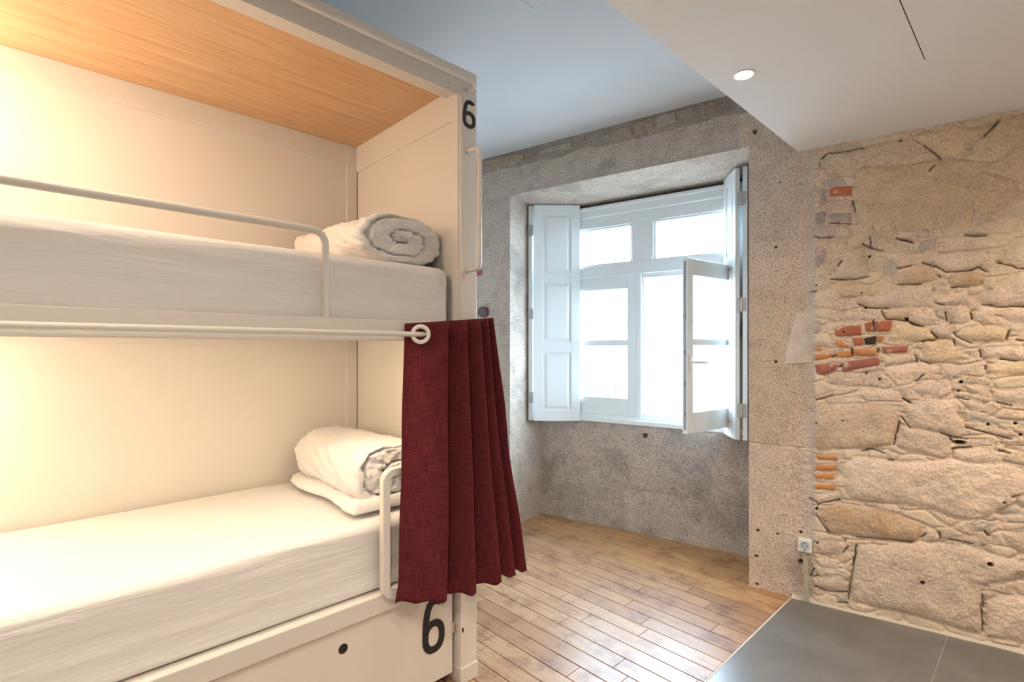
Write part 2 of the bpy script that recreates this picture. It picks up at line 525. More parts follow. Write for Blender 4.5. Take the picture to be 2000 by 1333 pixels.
# stones, cracks and drill holes of the rubble wall: (type, bulge in mm, outline in wall metres)
STONES = [
('s',14,'0.162,2.616 0.187,2.628 0.285,2.630 0.378,2.632 0.521,2.644 0.569,2.633 0.583,2.549 0.469,2.518 0.378,2.537 0.332,2.529 0.285,2.539 0.236,2.519 0.197,2.521 0.155,2.570'),
('r',10,'0.187,2.424 0.221,2.438 0.301,2.424 0.301,2.370 0.197,2.381 0.187,2.401'),
('p',10,'0.187,2.354 0.197,2.367 0.299,2.347 0.301,2.296 0.192,2.307'),
('m',10,'0.197,2.285 0.294,2.274 0.301,2.227 0.197,2.233'),
('m',4,'0.144,2.431 0.177,2.426 0.177,2.361 0.147,2.319'),
('m',4,'0.107,2.302 0.177,2.303 0.172,2.234 0.117,2.229'),
('g',5,'0.157,2.494 0.256,2.493 0.274,2.437 0.157,2.441'),
('y',18,'0.317,2.492 0.355,2.524 0.469,2.507 0.611,2.500 0.722,2.498 0.876,2.446 0.968,2.377 1.004,2.272 0.896,2.164 0.800,2.126 0.682,2.153 0.556,2.137 0.469,2.171 0.332,2.212 0.320,2.287 0.313,2.391'),
('y',22,'0.575,2.643 0.629,2.662 0.779,2.652 0.860,2.627 0.860,2.587 0.810,2.542 0.755,2.502 0.691,2.510 0.659,2.549 0.621,2.594'),
('g',12,'0.794,2.514 0.810,2.552 0.822,2.529 0.818,2.504'),
('s',12,'0.864,2.632 0.916,2.649 0.898,2.608 0.871,2.589'),
('y',16,'0.919,2.648 1.006,2.651 1.099,2.651 1.099,2.448 1.006,2.493 0.923,2.476 0.867,2.534 0.886,2.596'),
('y',16,'0.923,2.456 1.006,2.478 1.099,2.419 1.099,2.255 1.006,2.321 0.923,2.356 0.860,2.398'),
('s',12,'0.810,2.223 0.867,2.183 0.875,2.132 0.807,2.136'),
('p',12,'0.117,2.212 0.137,2.221 0.221,2.209 0.221,2.152 0.142,2.150 0.120,2.182'),
('s',20,'0.346,2.102 0.396,2.130 0.450,2.123 0.506,2.083 0.504,2.051 0.442,2.041 0.387,2.064'),
('s',14,'0.509,2.143 0.585,2.133 0.599,2.100 0.577,2.086 0.513,2.105'),
('s',22,'0.246,1.981 0.251,2.044 0.294,2.080 0.350,2.068 0.374,2.009 0.383,1.907 0.308,1.893 0.236,1.901 0.202,1.927'),
('m',6,'0.034,2.031 0.096,2.025 0.177,2.099 0.172,2.029 0.137,1.980 0.034,1.953'),
('s',14,'0.034,1.935 0.137,1.921 0.202,1.887 0.192,1.841 0.101,1.838 0.034,1.857'),
('s',14,'0.101,1.823 0.197,1.846 0.240,1.820 0.251,1.791 0.197,1.765 0.107,1.775'),
('y',16,'0.221,1.897 0.313,1.887 0.350,1.859 0.442,1.847 0.424,1.804 0.350,1.791 0.260,1.796 0.236,1.832'),
('g',14,'0.446,1.974 0.495,1.980 0.517,1.940 0.499,1.903 0.460,1.906 0.437,1.936'),
('o',18,'0.517,1.853 0.543,1.921 0.599,1.949 0.653,1.949 0.665,1.879 0.653,1.848'),
('s',12,'0.450,2.024 0.611,2.007 0.611,1.985 0.513,1.946 0.469,1.989'),
('s',18,'0.303,1.788 0.460,1.796 0.495,1.838 0.599,1.841 0.653,1.827 0.661,1.720 0.556,1.725 0.469,1.724 0.369,1.734'),
('s',16,'0.226,1.677 0.256,1.710 0.332,1.718 0.378,1.688 0.387,1.666 0.313,1.651 0.256,1.653'),
('y',14,'0.442,1.703 0.548,1.709 0.543,1.655 0.460,1.669'),
('s',18,'0.552,1.660 0.560,1.698 0.653,1.705 0.682,1.651 0.640,1.620 0.599,1.621'),
('r',13,'0.214,1.604 0.274,1.629 0.343,1.633 0.348,1.576 0.221,1.567'),
('r',13,'0.357,1.641 0.396,1.657 0.405,1.595 0.364,1.590'),
('r',13,'0.406,1.657 0.486,1.654 0.477,1.594 0.417,1.592'),
('r',13,'0.299,1.560 0.350,1.566 0.359,1.517 0.313,1.514'),
('k',13,'0.353,1.559 0.414,1.573 0.412,1.520 0.362,1.518'),
('q',12,'0.419,1.570 0.446,1.569 0.442,1.542 0.422,1.531'),
('q',12,'0.214,1.538 0.246,1.546 0.289,1.520 0.285,1.503 0.231,1.506'),
('q',12,'0.096,1.527 0.137,1.506 0.207,1.497 0.101,1.484'),
('s',18,'0.107,1.544 0.137,1.591 0.187,1.585 0.207,1.544 0.202,1.504 0.137,1.512'),
('g',10,'0.107,1.669 0.152,1.667 0.162,1.614 0.107,1.586'),
('s',12,'0.167,1.638 0.207,1.648 0.207,1.608 0.182,1.602'),
('q',13,'0.303,1.497 0.414,1.500 0.417,1.458 0.306,1.457'),
('c',14,'0.435,1.511 0.552,1.519 0.552,1.478 0.442,1.472'),
('y',22,'0.464,1.564 0.495,1.618 0.556,1.633 0.640,1.609 0.682,1.556 0.640,1.535 0.556,1.538 0.486,1.536'),
('q',13,'0.101,1.467 0.207,1.474 0.212,1.451 0.167,1.433 0.112,1.432'),
('q',13,'0.219,1.468 0.236,1.480 0.296,1.489 0.299,1.449 0.226,1.445'),
('c',12,'0.112,1.405 0.187,1.416 0.251,1.405 0.226,1.376 0.167,1.342 0.127,1.347'),
('c',14,'0.251,1.396 0.285,1.429 0.424,1.453 0.435,1.408 0.256,1.365'),
('g',14,'0.768,2.105 0.810,2.112 0.871,2.092 0.871,2.076 0.787,2.089'),
('g',14,'0.583,2.026 0.609,2.077 0.671,2.091 0.671,2.032 0.617,2.009'),
('s',12,'0.680,2.079 0.771,2.084 0.886,2.049 0.905,2.007 0.810,2.007 0.732,2.020'),
('s',20,'0.625,1.963 0.676,2.000 0.810,2.002 0.908,1.971 0.901,1.921 0.871,1.904 0.787,1.901 0.691,1.909 0.659,1.943'),
('o',20,'0.724,1.890 0.794,1.897 0.871,1.888 0.867,1.843 0.833,1.820 0.747,1.821 0.728,1.853'),
('s',14,'0.942,1.978 0.977,2.013 1.065,2.003 1.065,1.896 1.006,1.902 0.945,1.932'),
('s',22,'0.822,1.759 0.886,1.801 0.977,1.870 1.065,1.882 1.065,1.712 1.006,1.710 0.905,1.714 0.849,1.732'),
('s',12,'0.659,1.832 0.724,1.833 0.732,1.790 0.667,1.789'),
('s',20,'0.669,1.746 0.724,1.775 0.787,1.802 0.814,1.754 0.810,1.724 0.703,1.729'),
('s',22,'0.715,1.697 0.755,1.726 0.807,1.703 0.810,1.642 0.771,1.627 0.736,1.633'),
('g',12,'0.667,1.709 0.691,1.708 0.711,1.650 0.667,1.672'),
('s',22,'0.814,1.688 0.849,1.717 0.898,1.705 0.901,1.624 0.860,1.620 0.818,1.646'),
('s',18,'0.655,1.588 0.684,1.630 0.728,1.634 0.742,1.581 0.732,1.555 0.680,1.561'),
('y',22,'0.747,1.570 0.787,1.606 0.860,1.615 0.942,1.613 0.951,1.572 0.938,1.533 0.825,1.523 0.779,1.544'),
('s',12,'0.916,1.694 1.065,1.697 1.065,1.614 0.956,1.617 0.926,1.653'),
('y',20,'0.617,1.535 0.715,1.550 0.755,1.508 0.810,1.451 0.747,1.424 0.642,1.428 0.605,1.487'),
('s',16,'0.849,1.498 0.959,1.508 1.065,1.507 1.065,1.434 0.959,1.438 0.853,1.452'),
('s',18,'0.439,1.442 0.504,1.467 0.590,1.460 0.594,1.433 0.534,1.405 0.450,1.403'),
('s',14,'0.437,1.392 0.611,1.428 0.701,1.397 0.640,1.332 0.513,1.317 0.446,1.359'),
('s',10,'0.374,1.368 0.424,1.380 0.420,1.297 0.387,1.295'),
('s',10,'0.431,1.319 0.486,1.316 0.482,1.299 0.433,1.297'),
('s',14,'0.182,1.351 0.359,1.362 0.350,1.288 0.236,1.278 0.182,1.310'),
('y',12,'0.117,1.208 0.207,1.247 0.202,1.224 0.137,1.194'),
('s',14,'0.577,1.281 0.611,1.326 0.722,1.330 0.734,1.267 0.682,1.244 0.603,1.240'),
('s',12,'0.256,1.227 0.378,1.278 0.513,1.278 0.556,1.210 0.446,1.209 0.355,1.215'),
('t',20,'0.096,1.088 0.137,1.168 0.378,1.188 0.513,1.180 0.526,1.132 0.490,0.975 0.424,0.946 0.285,0.925 0.137,0.897 0.096,0.940'),
('s',22,'0.534,1.176 0.619,1.224 0.745,1.232 0.761,1.149 0.796,1.054 0.761,1.035 0.640,1.050 0.569,1.070'),
('s',20,'0.517,1.087 0.564,1.070 0.722,1.052 0.734,0.949 0.701,0.924 0.556,0.939 0.495,0.970'),
('s',12,'0.374,0.915 0.433,0.922 0.428,0.902 0.383,0.899'),
('q',10,'0.117,0.874 0.231,0.884 0.231,0.853 0.137,0.844'),
('q',10,'0.101,0.813 0.226,0.829 0.221,0.794 0.112,0.779'),
('q',10,'0.107,0.763 0.219,0.779 0.217,0.744 0.127,0.731'),
('q',8,'0.057,0.822 0.086,0.823 0.084,0.707 0.057,0.709'),
('q',10,'0.101,0.700 0.221,0.715 0.224,0.680 0.112,0.669'),
('s',24,'0.256,0.836 0.313,0.883 0.424,0.885 0.556,0.885 0.722,0.921 0.914,0.939 1.004,0.911 1.022,0.790 0.951,0.704 0.839,0.623 0.745,0.616 0.640,0.650 0.378,0.643 0.294,0.646 0.251,0.726'),
('s',14,'0.740,0.975 0.886,1.002 0.942,0.973 0.923,0.925 0.810,0.906 0.740,0.923'),
('s',14,'0.794,1.095 0.886,1.098 0.959,1.099 0.989,1.067 0.923,1.046 0.849,1.069'),
('g',10,'0.779,1.182 0.867,1.162 0.970,1.125 0.886,1.118 0.787,1.120'),
('s',12,'0.755,1.248 0.849,1.227 0.898,1.200 0.864,1.172 0.787,1.203'),
('s',16,'0.890,1.290 1.006,1.305 1.099,1.285 1.099,1.218 0.959,1.219 0.893,1.240'),
('s',10,'0.771,1.316 0.886,1.305 0.886,1.255 0.810,1.271'),
('y',14,'0.875,1.421 1.006,1.434 1.099,1.425 1.099,1.377 0.923,1.362 0.864,1.381'),
('s',14,'0.688,1.408 0.810,1.415 0.818,1.379 0.755,1.347 0.691,1.344'),
('g',16,'0.982,1.141 1.065,1.147 1.065,1.118 0.982,1.111'),
('s',12,'0.798,1.033 0.886,1.037 0.923,1.021 0.825,1.005'),
('s',12,'0.905,1.019 1.006,1.029 1.099,1.020 1.099,0.996 0.995,0.989'),
('s',14,'0.091,0.630 0.236,0.676 0.251,0.638 0.187,0.599 0.127,0.594'),
('o',22,'0.142,0.521 0.167,0.566 0.246,0.609 0.401,0.607 0.526,0.585 0.611,0.564 0.623,0.518 0.594,0.463 0.469,0.442 0.378,0.435 0.285,0.432 0.192,0.425'),
('s',14,'0.122,0.346 0.207,0.399 0.274,0.367 0.251,0.304 0.137,0.290'),
('s',14,'0.112,0.255 0.251,0.287 0.236,0.220 0.157,0.207'),
('s',18,'0.132,0.154 0.236,0.191 0.289,0.153 0.280,0.105 0.187,0.086 0.122,0.098'),
('g',12,'0.217,0.082 0.281,0.100 0.280,0.048 0.231,0.037'),
('y',10,'0.112,0.078 0.172,0.082 0.167,0.054 0.127,0.046'),
('s',24,'0.327,0.384 0.599,0.459 0.800,0.481 0.914,0.456 1.022,0.451 1.040,0.387 0.858,0.290 0.846,0.185 0.858,0.036 0.599,0.061 0.294,0.057 0.285,0.140 0.303,0.259'),
('s',20,'0.871,0.218 0.923,0.267 1.065,0.272 1.065,0.053 0.867,0.039'),
('s',12,'0.634,0.552 0.667,0.537 0.699,0.491 0.629,0.471 0.597,0.480'),
('s',10,'0.711,0.499 0.771,0.527 0.867,0.567 0.923,0.513 0.810,0.484'),
('g',14,'0.810,0.597 0.886,0.637 0.923,0.629 0.864,0.571 0.818,0.567'),
('g',12,'0.908,0.666 0.942,0.717 0.992,0.706 0.989,0.681'),
('s',12,'0.923,0.578 1.006,0.610 1.099,0.614 1.099,0.508 0.989,0.493 0.942,0.527'),
('s',16,'0.977,0.758 1.065,0.821 1.065,0.685 1.006,0.708'),
]
CRACKS = [
'0.142,2.585 0.147,2.566',
'0.157,2.617 0.187,2.640 0.251,2.632 0.355,2.632',
'0.306,2.341 0.313,2.283',
'0.197,2.230 0.294,2.214',
'0.621,2.589 0.659,2.544',
'0.864,2.586 0.916,2.644',
'0.663,2.537 0.691,2.507',
'0.642,2.446 0.667,2.468',
'0.350,2.090 0.442,2.040',
'0.387,2.125 0.390,2.063',
'0.504,2.103 0.573,2.078',
'0.197,1.904 0.313,1.893 0.378,1.905',
'0.096,1.835 0.127,1.836',
'0.236,1.982 0.251,2.004',
'0.437,1.703 0.460,1.663 0.548,1.649',
'0.538,1.666 0.569,1.633 0.611,1.615',
'0.513,1.940 0.569,1.952',
'0.332,1.752 0.374,1.728 0.469,1.724',
'0.399,1.654 0.407,1.598',
'0.299,1.497 0.301,1.457',
'0.424,1.497 0.424,1.475',
'0.513,1.853 0.611,1.846',
'0.212,2.147 0.142,2.150 0.117,2.165',
'0.523,2.092 0.575,2.075',
'0.617,1.961 0.655,1.939',
'0.663,1.943 0.715,1.902 0.791,1.900 0.840,1.917 0.871,1.891',
'0.680,1.889 0.688,1.878',
'0.740,1.821 0.802,1.817',
'0.669,1.741 0.707,1.729',
'0.711,1.687 0.719,1.644',
'0.807,1.688 0.816,1.652',
'0.562,1.644 0.617,1.618',
'0.651,1.588 0.680,1.556',
'0.743,1.581 0.751,1.565 0.810,1.526',
'0.740,1.550 0.749,1.518',
'0.849,1.725 0.898,1.717',
'0.901,1.707 1.006,1.707',
'0.917,1.932 0.952,1.912 1.006,1.892',
'0.952,1.587 0.942,1.543',
'0.977,1.542 1.006,1.537',
'0.787,2.089 0.871,2.074',
'0.613,1.540 0.663,1.543',
'0.840,1.487 0.849,1.457',
'0.207,1.451 0.221,1.462',
'0.364,1.351 0.369,1.368',
'0.122,1.193 0.212,1.230',
'0.350,0.921 0.387,0.936 0.446,0.921',
'0.490,0.970 0.517,1.098',
'0.526,1.126 0.564,1.070',
'0.469,0.885 0.490,0.882',
'0.246,1.393 0.256,1.405',
'0.530,1.230 0.564,1.205',
'0.583,1.460 0.592,1.427',
'0.609,1.433 0.651,1.420',
'0.587,1.325 0.621,1.358',
'0.532,1.230 0.562,1.205',
'0.691,1.054 0.732,1.037 0.794,1.033',
'0.728,1.026 0.755,1.003',
'0.794,1.090 0.886,1.067 0.959,1.049',
'0.755,1.248 0.802,1.235',
'0.864,1.411 0.867,1.391',
'0.923,1.447 0.977,1.441',
'0.908,1.228 0.959,1.214',
'0.916,0.985 0.949,0.978',
'0.740,0.975 0.810,0.993',
'0.091,0.606 0.137,0.587 0.236,0.624',
'0.127,0.553 0.137,0.579',
'0.327,0.430 0.433,0.440 0.569,0.453',
'0.127,0.518 0.187,0.424',
'0.303,0.259 0.320,0.337',
'0.322,0.378 0.299,0.190 0.285,0.060',
'0.096,0.145 0.112,0.196',
'0.112,0.149 0.132,0.165',
'0.231,0.031 0.280,0.043',
'0.117,0.097 0.177,0.083 0.280,0.102',
'0.267,0.389 0.274,0.407',
'0.256,0.323 0.280,0.363',
'0.609,0.488 0.627,0.511',
'0.523,0.446 0.571,0.453',
'0.719,0.501 0.771,0.498',
'0.783,0.496 0.814,0.497',
'0.864,0.566 0.878,0.549',
'0.963,0.763 0.982,0.776',
'0.684,0.530 0.688,0.494',
'0.853,0.243 0.860,0.179',
'0.849,0.186 0.854,0.055',
]
HOLES = [
(0.521,2.633,0.0082),(0.383,2.017,0.0082),(0.125,1.872,0.0059),(0.346,1.814,0.0047),(0.260,1.595,0.0047),(0.364,1.728,0.0070),(0.428,1.330,0.0070),(0.125,1.058,0.0059),(0.255,1.086,0.0047),(0.550,1.660,0.0094),(0.768,1.012,0.0293),(0.771,1.326,0.0094),(0.761,1.279,0.0059),(0.875,1.115,0.0082),(0.994,1.073,0.0082),(0.975,1.128,0.0082),(0.045,0.398,0.0105),(0.129,0.353,0.0082),(0.127,0.553,0.0094),(0.045,0.221,0.0176),(0.613,0.248,0.0129),(0.880,0.410,0.0146),(0.932,0.730,0.0070),(-0.189,0.361,0.0105),(-0.198,0.199,0.0105),(-0.196,0.024,0.0105),(-0.081,0.361,0.0075),(-0.205,2.863,0.0150),(-0.065,2.517,0.0060),(-0.089,2.122,0.0090),(-0.089,1.418,0.0090),
]
BAND = [
'-2.352,3.118 -2.122,3.118 -1.912,3.096 -1.926,3.030 -2.269,3.029',
'-1.885,3.033 -1.713,3.098 -1.489,3.091 -1.465,3.032 -1.739,3.059',
'-1.255,3.090 -1.015,3.094 -0.994,3.019 -1.057,3.003 -1.210,3.028',
'-0.994,3.109 -0.857,3.124 -0.836,3.011 -0.984,3.026',
'-0.836,3.119 -0.696,3.121 -0.686,3.042 -0.822,3.027',
'-0.677,3.116 -0.574,3.122 -0.565,3.068 -0.667,3.056',
'-0.529,3.106 -0.440,3.123 -0.440,3.054 -0.520,3.057',
]



# ------------------------------------------------------------------ stone wall as height field
COL = {'s': (.68, .56, .455), 'y': (.71, .565, .40), 'g': (.52, .47, .41), 'o': (.62, .48, .345), 't': (.60, .48, .37),
       'm': (.44, .37, .345), 'p': (.56, .44, .375), 'r': (.47, .165, .095), 'q': (.64, .285, .115), 'c': (.38, .145, .12),
       'k': (.055, .045, .04)}
MORTAR = np.array((.68, .565, .435))
GRAN = np.array((.52, .45, .40))


def parse(t):
    return np.array([[float(v) for v in p.split(',')] for p in t.split()])


def seg_dist(px, py, a, b):
    ab = b - a
    t = np.clip(((px - a[0]) * ab[0] + (py - a[1]) * ab[1]) / (ab @ ab + 1e-12), 0, 1)
    return np.hypot(px - a[0] - t * ab[0], py - a[1] - t * ab[1])


def poly_depth(px, py, P):
    ins = np.zeros(px.shape, bool)
    d = np.full(px.shape, 9.0)
    for i in range(len(P)):
        a, b = P[i], P[(i + 1) % len(P)]
        d = np.minimum(d, seg_dist(px, py, a, b))
        c = ((a[1] > py) != (b[1] > py)) & (px < (b[0] - a[0]) * (py - a[1]) / (b[1] - a[1] + 1e-12) + a[0])
        ins ^= c
    return np.where(ins, d, -d)


def voro(x, y, ox=0):
    xi, yi = np.floor(x).astype(int), np.floor(y).astype(int)
    f1 = np.full(x.shape, 9.0)
    f2 = np.full(x.shape, 9.0)
    idd = np.zeros(x.shape)
    for i in (-1, 0, 1):
        for j in (-1, 0, 1):
            a, b = (xi + i + ox) & 255, (yi + j) & 255
            qx, qy = xi + i + .15 + .7 * _tab[a, b], yi + j + .15 + .7 * _tab[b, (a + 91) & 255]
            d = np.hypot(qx - x, qy - y)
            n1 = d < f1
            f2 = np.where(n1, f1, np.minimum(f2, d))
            idd = np.where(n1, _tab[(a + 17) & 255, (b + 5) & 255], idd)
            f1 = np.minimum(f1, d)
    return f1, f2, idd


def sm(a, b, x):
    t = np.clip((x - a) / (b - a), 0, 1)
    return t * t * (3 - 2 * t)


def wall_field(s, z):
    """height towards the room (m), colour and grain weight on the inner face of the window wall"""
    h = np.zeros(s.shape)
    col = np.zeros(s.shape + (3,))
    grain = np.ones(s.shape)
    rub = s > (0.105 + .012 * (vnoise(z * 6, z * 0) - .5))
    band = (s <= .105) & (z > 3.0 + .03 * (vnoise(s * 5, s * 0) - .5))
    dres = ~rub & ~band
    # dressed granite blocks round the opening
    zt = z[dres]
    ss = s[dres]
    right = ss > -.3
    left = ss < -2.0
    jr = np.array([.905, 1.417, 1.885, 2.175, 2.80])
    jl = np.array([.55, 1.05, 1.844, 2.268, 2.80])
    dj = np.where(right, np.min(np.abs(zt[:, None] - jr), 1), np.where(left, np.min(np.abs(zt[:, None] - jl), 1), 9))
    bid = np.where(right, np.searchsorted(jr, zt) + 20, np.where(left, np.searchsorted(jl, zt) + 40 + 7 * (ss < -2.25), 60))
    lint = zt > 2.80
    bid = np.where(lint, 70 + (zt > 2.90 + .01 * vnoise(ss * 3, ss * 0)), bid)
    dj = np.minimum(dj, np.where(zt > 2.78, np.abs(zt - 2.905), 9))
    dv = np.where(right & (zt < 2.79), np.abs(ss + .089), np.where(left & (zt < 2.79), np.abs(ss + 2.25), 9))
    edge = np.minimum(np.minimum(np.abs(ss + .24), np.abs(ss + 2.065)), np.where((ss > -2.065) & (ss < -.24), np.abs(zt - 2.772), 9))
    keep = sm(0, .03, edge)
    rough = np.where(right, sm(-.10, -.02, ss), 0.15) * keep
    hh = (fbm(ss, zt, 9, 4, 3) * .006 + fbm(ss, zt, 45, 3, 4) * (.002 + .007 * rough)) * keep
    hh += -.004 * np.exp(-(dj / .005) ** 2) - .0022 * np.exp(-(dv / .004) ** 2) * (zt > .3)
    h[dres] = hh
    vb = _tab[(bid.astype(int) * 13) & 255, 3]
    tint = np.stack([1 + .10 * (vb - .5), 1 + .06 * (vb - .5), 1 - .03 * (vb - .5)], 1)
    cc = GRAN * (0.93 + .22 * _tab[(bid.astype(int) * 7) & 255, 9])[:, None] * tint
    cc = np.where(right[:, None], cc * np.array((1.16, 1.10, 1.03)), cc)
    lm = (np.exp(-(dj / .005) ** 2) * .45 * (fbm(ss, zt, 7, 2, 8) > -.08))[:, None]
    cc = cc * (1 - lm) + MORTAR * .92 * lm
    stain = sm(.12, .3, fbm(ss, zt, 3, 4, 12))[:, None]
    cc = cc * (1 - .22 * stain)
    col[dres] = cc
    # plaster patch on the jamb
    P = np.array([(-.045, 1.405), (-.03, 1.50), (.0, 1.64), (.026, 1.719), (.103, 1.694), (.10, 1.412)])
    m = (s > -.06) & (s < .12) & (z > 1.38) & (z < 1.74)
    d = poly_depth(s[m] + .006 * (vnoise(z[m] * 30, s[m] * 30) - .5), z[m], P)
    k = sm(-.002, .004, d)
    h[m] = h[m] * (1 - k) + .006 * k
    col[m] = col[m] * (1 - k[:, None]) + np.array((.66, .57, .50)) * k[:, None]
    grain[m] = grain[m] * (1 - .85 * k)
    # mortar strip between jamb and rubble
    ms = sm(.05, .085, s + .02 * (vnoise(z * 9, z * 0 + 3) - .5)) * (s < .16) * (z < 2.8)
    ms = ms * (.5 + .5 * sm(.35, .6, vnoise(z * 3.2, z * 0 + 9)))
    ms = np.where(rub, 1, ms)
    col = col * (1 - ms[..., None]) + np.array((.56, .50, .44)) * ms[..., None]
    grain = grain * (1 - .6 * ms)
    h = np.where(rub, 0, h * (1 - .6 * ms))
    # rubble: mortar bed with small packing stones
    r = rub
    rs, rz = s[r], z[r]
    wx = rs + .05 * fbm(rs, rz, 6, 3, 21)
    wz = rz + .04 * fbm(rs, rz, 6, 3, 22)
    f1, f2, idd = voro(wx * 7.0 + rz * .6, wz * 14.0)
    g = sm(.03, .24, f2 - f1)
    rh = .001 + .009 * g + .016 * fbm(rs, rz, 12, 4, 5) + .004 * fbm(rs, rz, 60, 2, 6)
    rc = MORTAR * (1 + .10 * fbm(rs, rz, 5, 3, 9))[:, None] * np.stack([np.ones_like(rs), 1 - .02 * idd, 1 - .12 * fbm(rs, rz, 3, 2, 2)], 1)
    near = (sm(.10, .13, rs) * (1 - sm(.15, .19, rs)))[:, None]
    rc = rc * (1 - .0 * near)
    sel = (idd > .45)[:, None] * g[:, None]
    rc = rc * (1 - .5 * sel) + np.array(COL['s']) * .5 * sel
    rg = .35 + .5 * sel[:, 0]
    # beyond the picture the same masonry goes on in bigger stones
    f1b, f2b, idb = voro(wx * 3.4 + 5, wz * 6.5, 40)
    gb = sm(.04, .2, f2b - f1b)
    far = sm(1.08, 1.14, rs)
    rh = rh * (1 - far) + (-.004 + .024 * gb + .012 * fbm(rs, rz, 16, 4, 5)) * far
    fc = (np.array(COL['s']) * (1 - .2 * idb[:, None])) * gb[:, None] + MORTAR * (1 - gb[:, None])
    rc = rc * (1 - far[:, None]) + fc * far[:, None]
    rg = np.maximum(rg, far * gb)
    px = rs + .010 * fbm(rs, rz, 22, 3, 31)
    pz = rz + .010 * fbm(rs, rz, 22, 3, 32)
    for i, (ty, bu, txt) in enumerate(STONES):
        P = parse(txt)
        lo, hi = P.min(0) - .03, P.max(0) + .03
        m = (px > lo[0]) & (px < hi[0]) & (pz > lo[1]) & (pz < hi[1])
        if not m.any():
            continue
        brick = ty in 'rqcpmk'
        q = .35 if brick else 1.0
        d = poly_depth(rs[m] + (px[m] - rs[m]) * q, rz[m] + (pz[m] - rz[m]) * q, P)
        wdt = .006 if brick else .014
        kk = sm(-.001, wdt * .5, d)
        size = min(hi - lo)
        bul = .003 + bu * .0010 * (1 - np.exp(-np.maximum(d, 0) / (wdt if brick else .022)))
        n = (.006 if brick else .012) * fbm(rs[m], rz[m], 24, 4, 40 + i) + (0 if brick else .010 * fbm(rs[m], rz[m], 7, 2, 90 + i))
        n += .0045 * fbm(rs[m], rz[m], 90, 2, 60 + i)
        rim = -.005 * np.exp(-((d + .004) / .006) ** 2)
        rh[m] = (rh[m] + rim) * (1 - kk) + (bul + n + .35 * rim) * kk
        v = _tab[i & 255, 77]
        c = np.array(COL[ty]) * (.90 + .2 * v)
        c = c[None, :] * (1 + (.30 if brick else .16) * fbm(rs[m], rz[m], 18, 3, 70 + i))[:, None]
        if ty == 'o' or ty == 't':
            ru = sm(.0, .25, fbm(rs[m], rz[m], 8, 3, 50 + i))[:, None]
            c = c * (1 - .35 * ru) + np.array((.50, .29, .14)) * .35 * ru
        if brick and ty != 'k':
            ru = sm(.16, .3, fbm(rs[m], rz[m], 30, 3, 55 + i))[:, None]
            c = c * (1 - .6 * ru) + MORTAR * .6 * ru
        rc[m] = rc[m] * (1 - kk[:, None]) + c * kk[:, None]
        rg[m] = rg[m] * (1 - kk) + (.25 if brick else .55) * kk
    h[r] = rh * sm(.10, .125, rs) + .002
    mcol = col[r]
    kj = sm(.10, .135, rs)[:, None]
    col[r] = mcol * (1 - kj) + rc * kj
    grain[r] = rg
    # band of small stones above the lintel
    b = band
    if b.any():
        bs, bz = s[b], z[b]
        bh = .010 * fbm(bs, bz, 12, 4, 14)
        bc = np.array((.38, .325, .275))[None, :] * (1 + .3 * fbm(bs, bz, 8, 3, 15))[:, None]
        for i, txt in enumerate(BAND):
            P = parse(txt)
            d = poly_depth(bs + .006 * fbm(bs, bz, 30, 2, 16), bz, P)
            kk = sm(0, .01, d)
            bh = bh * (1 - kk) + (.012 + .006 * fbm(bs, bz, 30, 3, 17 + i)) * kk
            bc = bc * (1 - kk[:, None]) + np.array([(.42, .33, .26), (.44, .38, .33), (.40, .33, .29)][i % 3]) * kk[:, None]
        h[b] = bh
        col[b] = bc
    # a brick end showing by the bunk
    P = np.array([(-2.42, 2.13), (-2.35, 2.13), (-2.35, 2.185), (-2.42, 2.185)])
    k = sm(0, .006, poly_depth(s + .006 * fbm(s, z, 30, 2, 3), z, P))[..., None]
    col = col * (1 - k) + np.array((.40, .17, .11)) * k
    # open cracks and drill holes; darkened colour stands in for their deep shade
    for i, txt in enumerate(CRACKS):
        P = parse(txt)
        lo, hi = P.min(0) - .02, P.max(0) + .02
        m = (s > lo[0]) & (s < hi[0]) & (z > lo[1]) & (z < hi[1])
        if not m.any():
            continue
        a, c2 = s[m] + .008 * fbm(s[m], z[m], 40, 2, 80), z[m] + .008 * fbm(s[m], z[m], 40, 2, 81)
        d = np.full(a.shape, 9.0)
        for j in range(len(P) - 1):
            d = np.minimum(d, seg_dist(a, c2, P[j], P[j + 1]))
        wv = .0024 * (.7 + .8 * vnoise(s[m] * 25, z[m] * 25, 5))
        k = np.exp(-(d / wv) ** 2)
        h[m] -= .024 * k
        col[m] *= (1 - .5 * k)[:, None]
        h[m] -= .004 * np.exp(-(d / .010) ** 2)
    for (hs, hz, hr) in HOLES:
        d = np.hypot(s - hs, (z - hz) * (1.0 if hr < .02 else 2.2))
        k = 1 - sm(hr * .45, hr * .95, d)
        h -= .05 * k
        col *= (1 - .85 * k)[..., None]
    return h, col, grain


def grid_mesh(name, X, Y, Z, col, grain, flip=False):
    """X,Y,Z: (na,nb) arrays in wall coordinates s,n,z"""
    na, nb = X.shape
    co = np.stack([X, Y, Z], -1).reshape(-1, 3).astype(np.float32)
    idx = np.arange(na * nb).reshape(na, nb)
    a, b, c, d = idx[:-1, :-1], idx[1:, :-1], idx[1:, 1:], idx[:-1, 1:]
    q = np.stack([a, b, c, d] if not flip else [a, d, c, b], -1).reshape(-1, 4)
    return co, q, col.reshape(-1, 3), grain.reshape(-1)


